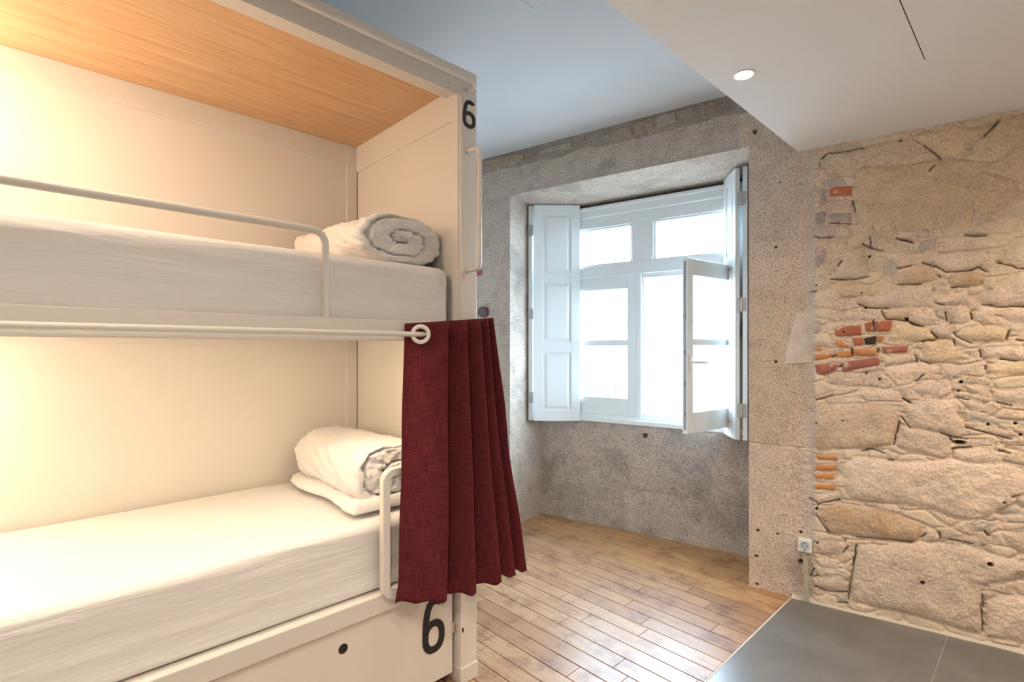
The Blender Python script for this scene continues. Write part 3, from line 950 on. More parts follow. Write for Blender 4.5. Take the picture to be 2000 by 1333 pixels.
def merge_grids(name, parts, mat):
    cos, qs, cols, grs = [], [], [], []
    off = 0
    for co, q, c, g in parts:
        cos.append(co)
        qs.append(q + off)
        cols.append(c)
        grs.append(g)
        off += len(co)
    co = np.concatenate(cos)
    q = np.concatenate(qs).astype(np.int32)
    me = bpy.data.meshes.new(name)
    me.vertices.add(len(co))
    me.vertices.foreach_set('co', co.ravel())
    me.loops.add(q.size)
    me.loops.foreach_set('vertex_index', q.ravel())
    me.polygons.add(len(q))
    me.polygons.foreach_set('loop_start', np.arange(0, q.size, 4, dtype=np.int32))
    me.polygons.foreach_set('loop_total', np.full(len(q), 4, dtype=np.int32))
    me.update(calc_edges=True)
    at = me.attributes.new('col', 'FLOAT_COLOR', 'POINT')
    cc = np.concatenate(cols)
    at.data.foreach_set('color', np.concatenate([cc, np.ones((len(cc), 1))], 1).astype(np.float32).ravel())
    ag = me.attributes.new('grain', 'FLOAT', 'POINT')
    ag.data.foreach_set('value', np.concatenate(grs).astype(np.float32))
    me.polygons.foreach_set('use_smooth', np.ones(len(q), bool))
    me.validate()
    return link(name, me, mat)


def axis(*segs):
    out = []
    for a, b, st in segs:
        n = max(1, int(round((b - a) / st)))
        out += list(np.linspace(a, b, n + 1)[:-1])
    out.append(segs[-1][1])
    return np.array(out)


def front(sa, za):
    S, Z = np.meshgrid(sa, za, indexing='ij')
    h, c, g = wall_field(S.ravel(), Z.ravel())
    h = h.reshape(S.shape)
    return grid_mesh('f', S, -h, Z, c, g)


def dressed(A, B, seedn, joints_a=(), joints_b=(), rough=.004, tone=1.0):
    """flat dressed granite: returns height, colour, grain on (a,b) coordinates"""
    h = fbm(A, B, 6, 4, seedn) * rough + fbm(A, B, 40, 3, seedn + 1) * .0016
    bid = np.zeros(A.shape, int) + seedn
    c = np.ones(A.shape + (3,)) * GRAN * tone
    dj = np.full(A.shape, 9.0)
    for k, (v, lo, hi) in enumerate(joints_a):
        dj = np.minimum(dj, np.where((B > lo) & (B < hi), np.abs(A - v), 9))
        bid = bid + 3 * ((A > v) & (B > lo) & (B < hi))
    for k, v in enumerate(joints_b):
        wv = v + .012 * (vnoise(A * 2.2, A * 0, k) - .5)
        dj = np.minimum(dj, np.abs(B - wv))
        bid = bid + 11 * (B > wv)
    c = c * (.93 + .18 * _tab[bid & 255, 40])[..., None]
    h = h - .003 * np.exp(-(dj / .005) ** 2)
    k = (.45 * np.exp(-(dj / .005) ** 2))[..., None]
    c = c * (1 - k) + np.array((.52, .48, .42)) * k
    stain = sm(.05, .3, fbm(A, B, 3, 4, seedn + 5))[..., None]
    c = c * (1 - .25 * stain)
    return h, c, np.ones(A.shape)


TOPZ = 3.15
parts = []
parts.append(front(axis((-.24, .13, .005), (.13, 1.10, .0036), (1.10, 3.2, .014)), axis((-.02, 2.70, .0036), (2.70, TOPZ, .008))))
parts.append(front(axis((-2.065, -.24, .006)), axis((2.772, TOPZ, .005))))
parts.append(front(axis((-2.75, -2.065, .007)), axis((-.02, TOPZ, .007))))
# reveals and apron of the window niche
A, B = np.meshgrid(axis((0, .64, .008)), axis((-.02, 2.80, .008)), indexing='ij')     # left reveal
h, c, g = dressed(A, B, 101, (), (.47, 1.05, 1.52, 2.2), .005)
h = h * sm(0, .02, A)
parts.append(grid_mesh('l', -2.065 + h, A, B, c, g, True))
h, c, g = dressed(A, B, 131, (), (.905, 1.417, 2.0), .004)
h = h * sm(0, .02, A)
parts.append(grid_mesh('r', -.24 - h, A, B, c, g))
A, B = np.meshgrid(axis((-2.075, -.23, .008)), axis((0, .64, .008)), indexing='ij')   # lintel soffit
h, c, g = dressed(A, B, 151, (), (), .006, 1.05)
h = h * sm(0, .02, B)
parts.append(grid_mesh('t', A, B, 2.772 - .05 * B - h, c, g, True))
A, B = np.meshgrid(axis((-2.075, -.23, .006)), axis((-.02, .90, .006)), indexing='ij')  # apron under the window
h, c, g = dressed(A, B, 171, ((-1.26, -1, .34), (-1.9, -1, .34)), (.345,), .010, .95)
h = h + .006 * fbm(A, B, 25, 3, 178)
dd = np.hypot(A + 1.09, (B - .80))
k = 1 - sm(.014, .026, dd + .02 * (vnoise(A * 60, B * 60) - .5))
h = h - .03 * k
c = c * (1 - .7 * k)[..., None]
parts.append(grid_mesh('a', A, .5 - h, B, c, g))
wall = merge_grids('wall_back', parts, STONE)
wall.location = ORG
wall.rotation_euler = (0, 0, WA)
struct(wall)

# the mass of the wall behind its faces
core = bxo('wall_back_core', [(-2.78, -2.10, .05, .64, -.02, 3.2), (-.20, 3.25, .08, .64, -.02, 3.2), (-2.10, -.20, .05, .64, 2.83, 3.2),
                              (-2.10, -.20, .545, .64, -.02, .872)], plain('wall_core', (.35, .32, .28), .95))
core.location = ORG
core.rotation_euler = (0, 0, WA)
struct(core)
lf = bxo('trim_1', (-2.06, -.245, .56, .62, 2.70, 2.80), DARKFILL)  # closing filler above the frame; its dark tone stands for the shadow there
lf.location = ORG
lf.rotation_euler = (0, 0, WA)
struct(lf)

# ------------------------------------------------------------------ room shell
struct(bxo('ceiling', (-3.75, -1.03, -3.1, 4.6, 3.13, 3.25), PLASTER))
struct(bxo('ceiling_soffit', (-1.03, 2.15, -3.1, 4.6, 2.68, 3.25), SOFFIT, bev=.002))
struct(bxo('street_ground', (-40, 25, 4.9, 30, -4.4, -4.3), plain('grey_paving', (.22, .22, .22), .9)))
struct(bxo('wall_left', [(-3.0, -2.93, -3.1, 1.55, 0, 3.13), (-3.70, -2.93, 1.55, 1.62, 0, 3.13), (-3.75, -3.68, 1.55, 3.4, 0, 3.13)], WALLPAINT))
struct(bxo('wall_right', (2.05, 2.15, -3.1, 4.2, 0, 2.68), WALLPAINT))
struct(bxo('wall_rear', (-3.0, 2.15, -3.1, -3.0, 0, 3.13), WALLPAINT))

# plank floor: every board cut to length, dark joints between
rnd = random.Random(11)
bm = bmesh.new()
cl = bm.verts.layers.float_color.new('col')
y = 1.572 - .105 * 44
row = 0
while y < 4.3:
    x = -3.72 + rnd.random() * -.8
    while x < -1.065:
        ln = rnd.choice([.55, .75, .9, 1.0, 1.2])
        x1 = min(x + ln, -1.065)
        if x1 > -3.72:
            v = rnd.random()
            base = Vector((.31, .165, .082)).lerp(Vector((.46, .275, .155)), v)
            if y > 2.95:
                base = Vector((.42, .225, .095)).lerp(Vector((.50, .29, .135)), v)
            if rnd.random() < .05 and y < 2.95 and y > 1.9:
                base = Vector((.54, .44, .34))
            vs = box(bm, max(x, -3.72) + .0010, x1 - .0010, y + .0024, y + .105 - .0024, -.02, 0.0, bev=.0009, seg=1)
            for q in vs:
                q[cl] = (*base, 1)
        x = x1
    y += .105
fl = struct(obj('floor', bm, PLANK))
struct(bxo('floor_subfloor', (-3.75, 2.15, -3.1, 4.7, -.08, -.012), plain('dark_subfloor', (.05, .035, .025), .9)))
# porcelain tiles
bm = bmesh.new()
xs = [-1.0575, -.358] + [-.358 + .70 * k for k in range(1, 5)]
ys = [2.827 - .70 * k for k in range(8, -1, -1)] + [3.527, 4.2]
for i in range(len(xs) - 1):
    for j in range(len(ys) - 1):
        box(bm, xs[i] + .0015, min(xs[i + 1] - .0015, 2.1), ys[j] + .0015, ys[j + 1] - .0015, -.012, 0.0, bev=.0008, seg=1)
struct(obj('floor_tiles', bm, TILE))
struct(bxo('floor_grout', (-1.0575, 2.1, -3.05, 4.3, -.0119, -.0018), GROUT))
struct(bxo('trim_2', (-1.0635, -1.0575, -3.05, 3.40, -.012, .0015), STRIP))
# pale mortar fillet where the rubble meets the tiles
bm = bmesh.new()
pr = []
na = 160
for i in range(na + 1):
    s = .0 + 3.1 * i / na
    d0 = .016 + .008 * float(vnoise(s * 9, 3))
    pr.append([bm.verts.new((s, -d0 - .004, .0)), bm.verts.new((s, -d0 * .8, .009)), bm.verts.new((s, 0.0, .024)), bm.verts.new((s, .03, .0))])
for i in range(na):
    for j in range(3):
        bm.faces.new((pr[i][j], pr[i + 1][j], pr[i + 1][j + 1], pr[i][j + 1]))
t3 = struct(obj('trim_3', bm, plain('pale_caulk', (.60, .53, .44), .9), smooth=True))
t3.location = ORG
t3.rotation_euler = (0, 0, WA)

# access hatches: panel on a dark sheet that draws the gap's shadow
def hatch(name, x0, x1, y0, y1, z, label):
    e = empty(name, ((x0 + x1) / 2, (y0 + y1) / 2, z))
    X, Y = (x1 - x0) / 2, (y1 - y0) / 2
    bxo('gap', [(-X, X, -Y, Y, -.0006, .0)], DARK, e)
    g = .0035
    bxo('panel', [(-X + g, X - g * .25, -Y + g, Y - g * .6, -.0022, -.0004)], SOFFIT if z < 3 else PLASTER, e)
    tag(e, label, 'hatch')


hatch('ceiling_hatch', -.345, .25, 2.05, 2.652, 2.68, 'white square access hatch in the lowered ceiling, outlined by a thin dark gap')
hatch('ceiling_hatch', -1.695, -1.15, 1.25, 1.763, 3.13, 'small flush hatch corner in the upper ceiling beside the bunk bed')

# ------------------------------------------------------------------ window_1
WL = dict(loc=ORG, rz=WA)


def wempty(name):
    return empty(name, ORG, WA)


win = wempty('window_1')
win['kind'] = 'structure'
F0, F1 = .515, .575
bm = bmesh.new()
for d in [(-2.06, -1.86, .875, 2.715), (-.42, -.245, .875, 2.715), (-1.86, -.42, 2.53, 2.715), (-1.86, -.42, 2.111, 2.206),
          (-1.208, -1.026, 2.206, 2.53), (-1.86, -.42, .875, .938), (-1.172, -1.128, .938, 2.111)]:
    box(bm, d[0], d[1], F0, F1, d[2], d[3], bev=.003, seg=1)
# moulded head and sill noses
box(bm, -2.06, -.245, .497, F0 + .01, 2.622, 2.715, bev=.008, seg=3)
box(bm, -2.06, -.245, .487, F0, 2.682, 2.712, bev=.006, seg=2)
box(bm, -2.06, -.245, .488, F0 + .01, .875, .912, bev=.005, seg=2)
# rebates of the open light
box(bm, -1.128, -1.108, F0 + .02, F1, .938, 2.111)
box(bm, -1.128, -.42, F0 + .02, F1, 2.075, 2.111)
box(bm, -1.128, -.42, F0 + .02, F1, .938, .958)
# glazing beads of the toplights
for a, b in ((-1.86, -1.208), (-1.026, -.42)):
    for q in [(a, a + .016, 2.206, 2.53), (b - .016, b, 2.206, 2.53), (a, b, 2.206, 2.222), (a, b, 2.514, 2.53)]:
        box(bm, q[0], q[1], F0 + .012, F0 + .04, q[2], q[3], bev=.002, seg=1)
obj('window_frame', bm, WHITE, win)
bxo('glass_pane', (-1.86, -1.208, F0 + .03, F0 + .036, 2.206, 2.53), GLASS, win)
bxo('glass_pane', (-1.026, -.42, F0 + .03, F0 + .036, 2.206, 2.53), GLASS, win)


def casement_bm(W_, z0, z1, st, tr, br, bar):
    """casement in its own frame: u 0..W_, v 0..-.04 (thickness), z"""
    b = bmesh.new()
    T0, T1 = -.04, 0.0
    box(b, 0, st, T0, T1, z0, z1, bev=.003, seg=1)
    box(b, W_ - st, W_, T0, T1, z0, z1, bev=.003, seg=1)
    box(b, st, W_ - st, T0, T1, z1 - tr, z1, bev=.003, seg=1)
    box(b, st, W_ - st, T0, T1, z0, z0 + br, bev=.003, seg=1)
    box(b, st, W_ - st, T0 + .004, T1 - .004, bar[0], bar[1], bev=.003, seg=1)
    return b


CZ = (.94, 2.108)
c1 = obj('casement', casement_bm(.688, CZ[0], CZ[1], .073, .112, .146, (1.521, 1.572)), WHITE, win)
c1.location = (-1.86, F0 + .04, 0)
g1 = bxo('glass_pane', (.073, .615, -.023, -.017, 1.086, 1.996), GLASS, c1)
c2 = obj('casement', casement_bm(.642, CZ[0] - .008, CZ[1] - .008, .066, .11, .14, (1.521, 1.565)), WHITE, win)
ang = math.atan2(-.07 - .54, -.60 + .40)
c2.location = (-.40, .54, 0)
c2.rotation_euler = (0, 0, ang)
bxo('glass_pane', (.066, .576, -.023, -.017, 1.072, 1.990), GLASS, c2)
# lever handle on the free stile, on the room-side face (v = 0)
bm = bmesh.new()
HX, HZ = .612, 1.408
box(bm, HX - .013, HX + .013, 0, .009, HZ - .065, HZ + .045, bev=.004)
cyl(bm, (HX, 0, HZ), (HX, .045, HZ), .009)
sweep(bm, fillet([(HX, .045, HZ), (HX - .02, .048, HZ), (HX - .13, .045, HZ - .002)], .012, 4), [(math.cos(a) * .009, math.sin(a) * .006) for a in [k * math.pi / 5 for k in range(10)]], (0, 0, 1))
obj('handle', bm, PLASTIC, c2, smooth=True, auto=40)
bm = bmesh.new()
box(bm, .6415, .6435, -.028, -.012, .96, 2.08)
for zz in (1.05, 1.25, 1.46, 1.7, 1.93):
    box(bm, .642, .648, -.025, -.015, zz, zz + .03, bev=.002)
obj('lock_strip', bm, plain('grey_zinc', (.30, .30, .33), .4, metal=.7), c2)


# ------------------------------------------------------------------ folding shutters
def leaf_bm(u0, u1, z0, z1, T=.03, side=.08):
    """panelled leaf: u along width, v thickness 0..T, three raised-and-fielded panels seen on both faces"""
    b = bmesh.new()
    H_ = z1 - z0
    rows = [(z0 + H_ * .048, z0 + H_ * .320), (z0 + H_ * .365, z0 + H_ * .645), (z0 + H_ * .685, z0 + H_ * .962)]
    a, c = u0 + side, u1 - side * .93
    box(b, u0, a, 0, T, z0, z1, bev=.002, seg=1)
    box(b, c, u1, 0, T, z0, z1, bev=.002, seg=1)
    zs = [z0] + [q for r in rows for q in r] + [z1]
    for k in range(0, 8, 2):
        box(b, a, c, 0, T, zs[k], zs[k + 1])
    for (p, q) in rows:
        box(b, a, c, T * .32, T * .68, p, q)
        m = min(.035, (c - a) * .2)
        for sgn in (0, 1):
            y0, y1 = (.002, T * .35) if sgn == 0 else (T * .65, T - .002)
            vs = box(b, a + m, c - m, y0, y1, p + m, q - m)
            # bevelled raised field: widen the inner side of the box
            inner = y1 if sgn == 0 else y0
            cu, cz = (a + c) / 2, (p + q) / 2
            for v in vs:
                if abs(v.co.y - inner) < 1e-5:
                    v.co.x += math.copysign(m * .55, v.co.x - cu)
                    v.co.z += math.copysign(m * .55, v.co.z - cz)
        # bead round the sunk panel
        for sgn in (0, 1):
            y0, y1 = (.0035, T * .34) if sgn == 0 else (T * .66, T - .0035)
            for d in [(a, a + .008, p, q), (c - .008, c, p, q), (a, c, p, p + .008), (a, c, q - .008, q)]:
                box(b, d[0], d[1], y0, y1, d[2], d[3])
    return b


SZ = (.872, 2.742)


def shutter(label, l1, l2, hingep):
    e = wempty('window_shutter')
    tag(e, label, 'shutter', 'folding window shutters')
    lv = []
    for (p, q, flip) in (l1, l2):
        p, q = Vector(p), Vector(q)
        d = q - p
        sd = .08 if d.length > .3 else .055
        o = obj('leaf', leaf_bm(0, d.length, *SZ, side=sd), WHITE, e)
        o.location = (p.x, p.y, 0)
        o.rotation_euler = (0, 0, math.atan2(d.y, d.x))
        if flip:
            o.scale = (1, -1, 1)
            o.data.flip_normals()
        lv.append(o)
    for zz in (1.075, 1.80, 2.525):
        bm = bmesh.new()
        (x0, x1, yy) = hingep
        box(bm, x0, (x0 + x1) / 2 - .003, yy - .003, yy, zz - .045, zz + .045, bev=.001, seg=1)
        box(bm, (x0 + x1) / 2 + .003, x1, yy - .003, yy, zz - .045, zz + .045, bev=.001, seg=1)
        cyl(bm, ((x0 + x1) / 2, yy - .005, zz - .05), ((x0 + x1) / 2, yy - .005, zz + .05), .005, 12)
        obj('hinge', bm, STEEL, e, smooth=True, auto=35)
    return e


shutter('white panelled folding shutter left of the window, broad leaf facing the room',
        ((-2.050, .262), (-2.050, .505), True), ((-1.994, .262), (-1.663, .486), False), (-2.052, -1.996, .259))
shutter('white panelled folding shutter right of the window, folded edge-on',
        ((-.292, .262), (-.286, .505), False), ((-.369, .262), (-.492, .492), True), (-.352, -.300, .259))

# ------------------------------------------------------------------ opposite building, pale through the glass
e = empty('apartment_building', wp(-6, 9.0, -4), WA)
tag(e, 'pale rendered building across the street, seen washed out through the lower left pane', 'building')
bxo('facade', (-11, 7, 0, 5, -4, 5.95), FACADE, e)
bxo('cornice', (-11, 7, -.25, 0, 5.38, 5.50), FACADE, e)
wx = -10.2
while wx < 6:
    for wz in (2.35,):
        f = bxo('window', [(wx, wx + .62, -.04, 0, wz + 2.25, wz + 2.33), (wx - .05, wx, -.05, 0, wz, wz + 2.3), (wx + .62, wx + .67, -.05, 0, wz, wz + 2.3)], SHUTG, e)
        bxo('pane', (wx, wx + .62, -.01, .0, wz, wz + 2.25), plain('pale_curtained_glass', (.30, .32, .32), .3) if 'pale_curtained_glass' not in MATS else MATS['pale_curtained_glass'], f)
    wx += .82
bxo('balcony_rail', [(-.6 + .0, .95, -.5, -.46, 3.95, 3.99)], DARK, e)

# ------------------------------------------------------------------ recessed downlights of the lowered ceiling
def downlight(x, y, label, watts=34):
    e = empty('downlight', (x, y, 2.68))
    tag(e, label, 'light', 'recessed downlights')
    bm = bmesh.new()
    torus(bm, (0, 0, -.001), (0, 0, 1), .040, .007, flat=.4)
    obj('ring', bm, PLASTIC, e, smooth=True)
    bm = bmesh.new()
    cyl(bm, (0, 0, -.0005), (0, 0, -.004), .034, 28)
    obj('lens', bm, BULB, e)
    L_ = lamp('downlight_beam', 'SPOT', (x, y, 2.668), watts, (1.0, .80, .60) if y > 2.5 else (1.0, .86, .70), spot_size=math.radians(145), spot_blend=.8, shadow_soft_size=.03)
    return e


downlight(-.90, 2.237, 'round lit recessed spotlight in the lowered ceiling near its edge', 13)
for x, y, lb in ((.78, 2.75, 'recessed spotlight close to the rubble wall'), (.75, 1.1, 'recessed spotlight beyond the access hatch'),
                 (-.45, .1, 'recessed spotlight straight above the viewer'), (.9, -1.2, 'recessed spotlight by the right wall at the rear'),
                 (-.6, -1.7, 'recessed spotlight at the rear of the room beside the beds')):
    downlight(x, y, lb, 66 if y > 2 else 34)

# ------------------------------------------------------------------ socket, duct, knob
e = wempty('wall_socket')
e.location = wp(.068, -.012, .334)
tag(e, 'white square power socket low on the stone wall with a duct below', 'socket')
bm = bmesh.new()
box(bm, -.036, .036, -.030, .012, -.038, .038, bev=.005, seg=3)
obj('box', bm, PLASTIC, e)
bm = bmesh.new()
torus(bm, (0, -.031, 0), (0, 1, 0), .024, .0025)
cyl(bm, (0, -.0295, 0), (0, -.0312, 0), .0225, 28)
obj('face', bm, plain('greyish_plastic', (.55, .56, .60), .4), e)
bm = bmesh.new()
for xx in (-.0095, .0095):
    cyl(bm, (xx, -.031, 0), (xx, -.0325, 0), .0032, 12)
for xx, zz in ((0, .021), (0, -.021), (0, -.028)):
    box(bm, xx - .003, xx + .003, -.0327, -.031, zz - .0022, zz + .0022)
for a in range(10):
    t = a * math.pi / 5
    box(bm, .015 * math.cos(t) - .0012, .015 * math.cos(t) + .0012, -.0322, -.031, .015 * math.sin(t) - .0012, .015 * math.sin(t) + .0012)
obj('contact', bm, BLACK, e)
bm = bmesh.new()
prof = [(-.011, -.007), (-.011, .007), (-.006, .010), (.006, .010), (.011, .007), (.011, -.007)]
path = [Vector(p) for p in [(.068, -.024, .297), (.072, -.027, .2), (.077, -.030, .09), (.081, -.032, .004)]]
sweep(bm, path, [(q[1], q[0]) for q in prof], (0, 1, 0))
o = obj('cable_duct', bm, CONDUIT, None)
o.location = ORG
o.rotation_euler = (0, 0, WA)
tag(o, 'beige plastic cable duct running down the stone from socket to tiles', 'duct')
bm = bmesh.new()
cyl(bm, (-2.325, -.045, 1.812), (-2.325, .01, 1.812), .046, 32)
cyl(bm, (-2.325, -.052, 1.812), (-2.325, -.045, 1.812), .036, 32, .040)
o = obj('iron_rosette', bm, KNOBM, None, smooth=True, auto=30)
o.location = ORG
o.rotation_euler = (0, 0, WA)
tag(o, 'round dark brown metal disc on the stone wall just above the curtain', 'rosette')

# ------------------------------------------------------------------ bunk bed
BX, BY, BZ = -2.35, .35, 0.0
bed = empty('bunk_bed', (BX, BY, BZ))
tag(bed, 'cream lacquered two-storey bunk bed box with wooden underside and drawers below', 'bunk bed')


def bed_o(name, bm, mat, parent=None, **k):
    """geometry is given in world metres and moved into the bed's own frame"""
    bmesh.ops.translate(bm, vec=(-BX, -BY, -BZ), verts=bm.verts)
    return obj(name, bm, mat, parent or bed, **k)


def bed_b(name, dims, mat, bev=.002, parent=None, seg=2):
    bm = bmesh.new()
    if isinstance(dims[0], (int, float)):
        dims = [dims]
    for d in dims:
        box(bm, *d, bev=bev, seg=seg)
    return bed_o(name, bm, mat, parent)


YE = -.66         # inner face of the far-left end panel
XF = -1.80        # front plane
XB = -2.79        # back panel face
for (ya, yb, inner) in ((1.40, 1.491, -1), (YE - .091, YE, 1)):
    bm = bmesh.new()
    box(bm, XB - .05, XF, ya, yb, .07, 2.69, bev=.003)
    fy0, fy1 = (ya - .008, ya + .004) if inner < 0 else (yb - .004, yb + .008)
    # frame of the inner face: top rail, front and back stiles
    box(bm, XB, XF - .012, fy0, fy1, 2.530, 2.69, bev=.0035)
    box(bm, -1.862, XF - .012, fy0, fy1, 1.60, 2.535, bev=.0035)
    bed_o('end_panel', bm, LACP)
    bed_b('plinth', (XB - .05, XF + .005, ya - .004, yb + .004, 0, .072), LAC, bev=.003)
bed_b('back_panel', [(XB - .05, XB, YE, 1.40, .07, 2.69)], LACP, bev=0)
bed_b('back_rail', [(XB - .001, XB + .012, YE, 1.335, 2.566, 2.672)], LAC, bev=.002)
bed_b('corner_post', (XB - .001, XB + .014, 1.333, 1.395, .55, 2.672), LAC, bev=.003)
bed_b('back_rail', [(XB - .001, XB + .012, YE, 1.335, 1.518, 1.555)], LAC, bev=.002)
bed_b('canopy_board', (XB, XF - .10, YE, 1.40, 2.672, 2.70), VENEER, bev=0)
bed_b('top_board', [(XB - .05, XF - .012, YE - .091, 1.491, 2.695, 2.755)], LAC, bev=.002)
bed_b('top_board', [(XF - .014, XF, YE - .091, 1.491, 2.690, 2.752)], LAC, bev=.002)
# front fascia with its inner lip
bed_b('fascia', [(XF - .018, XF, YE, 1.40, 2.628, 2.692), (XF - .10, XF - .016, YE, 1.40, 2.645, 2.672)], LAC, bev=.002)
for nm, yy, zz in (('screw', 1.33, 2.66), ('screw', 1.385, 2.645), ('screw', 1.418, 2.652)):
    bm = bmesh.new()
    cyl(bm, (XF, yy, zz), (XF + .001, yy, zz), .0035, 10)
    bed_o(nm, bm, STEEL)
# rods for the curtains
for zz, y1 in ((2.675, 1.436), (1.557, 1.195)):
    bm = bmesh.new()
    sweep(bm, fillet([(XF - .004, y1, zz - .018 if zz > 2 else zz - .0), (XF + .055, y1, zz - .018 if zz > 2 else zz), (XF + .058, y1 - .02, zz), (XF + .06, YE - .04, zz)], .012, 4)[0:], circ(.0102), (0, 0, 1))
    bed_o('curtain_rod', bm, TUBE, smooth=True, auto=50)
# upper bunk board
bed_b('bunk_board', [(XF - .022, XF, YE, 1.40, 1.530, 1.613), (XB, XF - .02, YE, 1.40, 1.546, 1.56)], LAC, bev=.0045, seg=3)
bed_b('moulding', [(XF - .002, XF + .010, YE, 1.40, 1.532, 1.545)], LAC, bev=.003)
# guard rails
bm = bmesh.new()
xr = XF - .020
sweep(bm, fillet([(xr, .79, 1.60), (xr, .79, 1.928), (xr, -.30, 1.928), (xr, -.30, 1.60)], .055, 8), circ(.0135, 18), (1, 0, 0))
bed_o('guard_rail', bm, TUBE, smooth=True, auto=60)
bm = bmesh.new()
sq = [(-.016, -.013), (-.016, .013), (-.013, .0165), (.013, .0165), (.016, .013), (.016, -.013), (.013, -.0165), (-.013, -.0165)]
xr = XF - .018
sweep(bm, fillet([(xr, 1.30, .50), (xr, 1.30, 1.003), (xr, 1.033, 1.003), (xr, 1.033, .512), (xr, 1.16, .50)], .04, 8)[:], sq, (1, 0, 0))
bed_o('bed_guard', bm, TUBE, smooth=True, auto=38)
# grab handle on the post front
bm = bmesh.new()
sweep(bm, fillet([(XF, 1.438, 2.388), (XF + .072, 1.447, 2.388), (XF + .072, 1.447, 1.852), (XF, 1.438, 1.852)], .03, 8), circ(.0108, 16), (.1, -1, 0))
bed_o('grab_handle', bm, TUBE, smooth=True, auto=60)
# lower storage: rail, drawer fronts
bed_b('bed_base', [(XF - .045, XF - .022, YE, 1.392, .445, .522), (XB, XF - .045, YE, 1.40, .49, .515)], LAC, bev=.006, seg=3)
dr = bed_b('drawer', [(XF - .058, XF - .040, .40, 1.384, .045, .4435)], LACP, bev=.0025)
bm = bmesh.new()
cyl(bm, (XF - .0405, .868, .361), (XF - .0385, .868, .361), .0185, 30)
bed_o('finger_hole', bm, BLACK).parent = dr
dr2 = bed_b('drawer', [(XF - .058, XF - .040, -.64, .395, .045, .4435)], LACP, bev=.0025)
bm = bmesh.new()
cyl(bm, (XF - .0405, -.1, .361), (XF - .0385, -.1, .361), .0185, 30)
bed_o('finger_hole', bm, BLACK).parent = dr2
bed_b('carcass', [(XB, XF - .07, YE, 1.39, .03, .49)], DARK, bev=0)
# catch between drawer and post
bm = bmesh.new()
box(bm, XF - .052, XF - .036, 1.378, 1.402, .222, .272, bev=.002)
box(bm, XF - .034, XF - .020, 1.394, 1.401, .226, .262, bev=.002)
bed_o('latch', bm, CHROME)
bm = bmesh.new()
bmesh.ops.create_uvsphere(bm, u_segments=16, v_segments=10, radius=1.0)
for v in bm.verts:
    v.co = Vector((XF + v.co.x * .0012, 1.411 + v.co.y * .006, .240 + v.co.z * .012))
bed_o('keyhole', bm, BLACK)


# numerals "6": a bowl ring plus a tapering arm, cut from black sheet
def six(bm, h_, w_, st, T):
    """outline in (a: right, b: up), origin bottom-left"""
    n = 48
    bh = h_ * .60
    cx_, cy_ = w_ / 2, bh / 2
    def slab(pl, pr):
        nonlocal T
        fr = [[bm.verts.new((T, p[0], p[1])), bm.verts.new((T, q[0], q[1])), bm.verts.new((0, q[0], q[1])), bm.verts.new((0, p[0], p[1]))] for p, q in zip(pl, pr)]
        for i in range(len(fr) - 1):
            for j in range(4):
                bm.faces.new((fr[i][j], fr[i][(j + 1) % 4], fr[i + 1][(j + 1) % 4], fr[i + 1][j]))
        bm.faces.new(fr[0])
        bm.faces.new(fr[-1][::-1])
    def sup(c, e=.86):
        return math.copysign(abs(c) ** e, c)
    A_ = [2 * math.pi * i / n for i in range(n + 1)]
    slab([(cx_ + w_ / 2 * sup(math.cos(a)), cy_ + bh / 2 * sup(math.sin(a))) for a in A_],
         [(cx_ + (w_ / 2 - st) * sup(math.cos(a)), cy_ + (bh / 2 - st) * sup(math.sin(a))) for a in A_])
    # arm: up the left side and over the top, blunt end at the right
    P0, P1, P2, P3 = (0, bh * .45), (0, h_ * .82), (w_ * .18, h_), (w_ * .56, h_)
    out = []
    for i in range(25):
        t = i / 24
        out.append(tuple((1 - t) ** 3 * P0[k] + 3 * t * (1 - t) ** 2 * P1[k] + 3 * t * t * (1 - t) * P2[k] + t ** 3 * P3[k] for k in (0, 1)))
    for i in range(1, 11):
        t = i / 10 * 1.30
        out.append((w_ * .56 + w_ * .39 * math.sin(t), h_ * .86 + h_ * .14 * math.cos(t)))
    inn = []
    for i, p in enumerate(out):
        a, b = out[max(0, i - 1)], out[min(len(out) - 1, i + 1)]
        d = Vector((b[0] - a[0], b[1] - a[1])).normalized()
        inn.append((p[0] + d.y * st, p[1] - d.x * st))
    for_arm = T
    T = T + .0006
    slab(out, inn)
    bmesh.ops.recalc_face_normals(bm, faces=bm.faces)


for (x, y0, z0, h_, w_, st, T) in ((XF + .0002, 1.410, 2.494, .126, .071, .0165, .004), (XF - .0405, 1.223, .178, .236, .114, .028, .006)):
    bm = bmesh.new()
    six(bm, h_, w_, st, T)
    bmesh.ops.translate(bm, vec=(x, y0, z0), verts=bm.verts)
    o = bed_o('number', bm, BLACK)
    if st > .02:
        o.name = 'number'
# reading lamps at the hidden head end of each bunk
for zz in (2.42, 1.30):
    e = empty('reading_lamp', (XB + .015, -.36, zz))
    tag(e, 'warm reading lamp on the back panel of the %s bunk' % ('upper' if zz > 2 else 'lower'), 'lamp', 'reading lamps')
    bm = bmesh.new()
    box(bm, 0, .02, -.05, .05, -.03, .03, bev=.006)
    obj('mount', bm, PLASTIC, e)
    bm = bmesh.new()
    cyl(bm, (.05, 0, -.04), (.05, 0, .04), .035, 24)
    obj('shade', bm, LEDM, e, smooth=True, auto=40)
    lamp('reading_lamp_light', 'POINT', (XB + .24, -.44, zz - .02), 4.0 if zz > 2 else 2.8, (1.0, .81, .61), shadow_soft_size=.06)
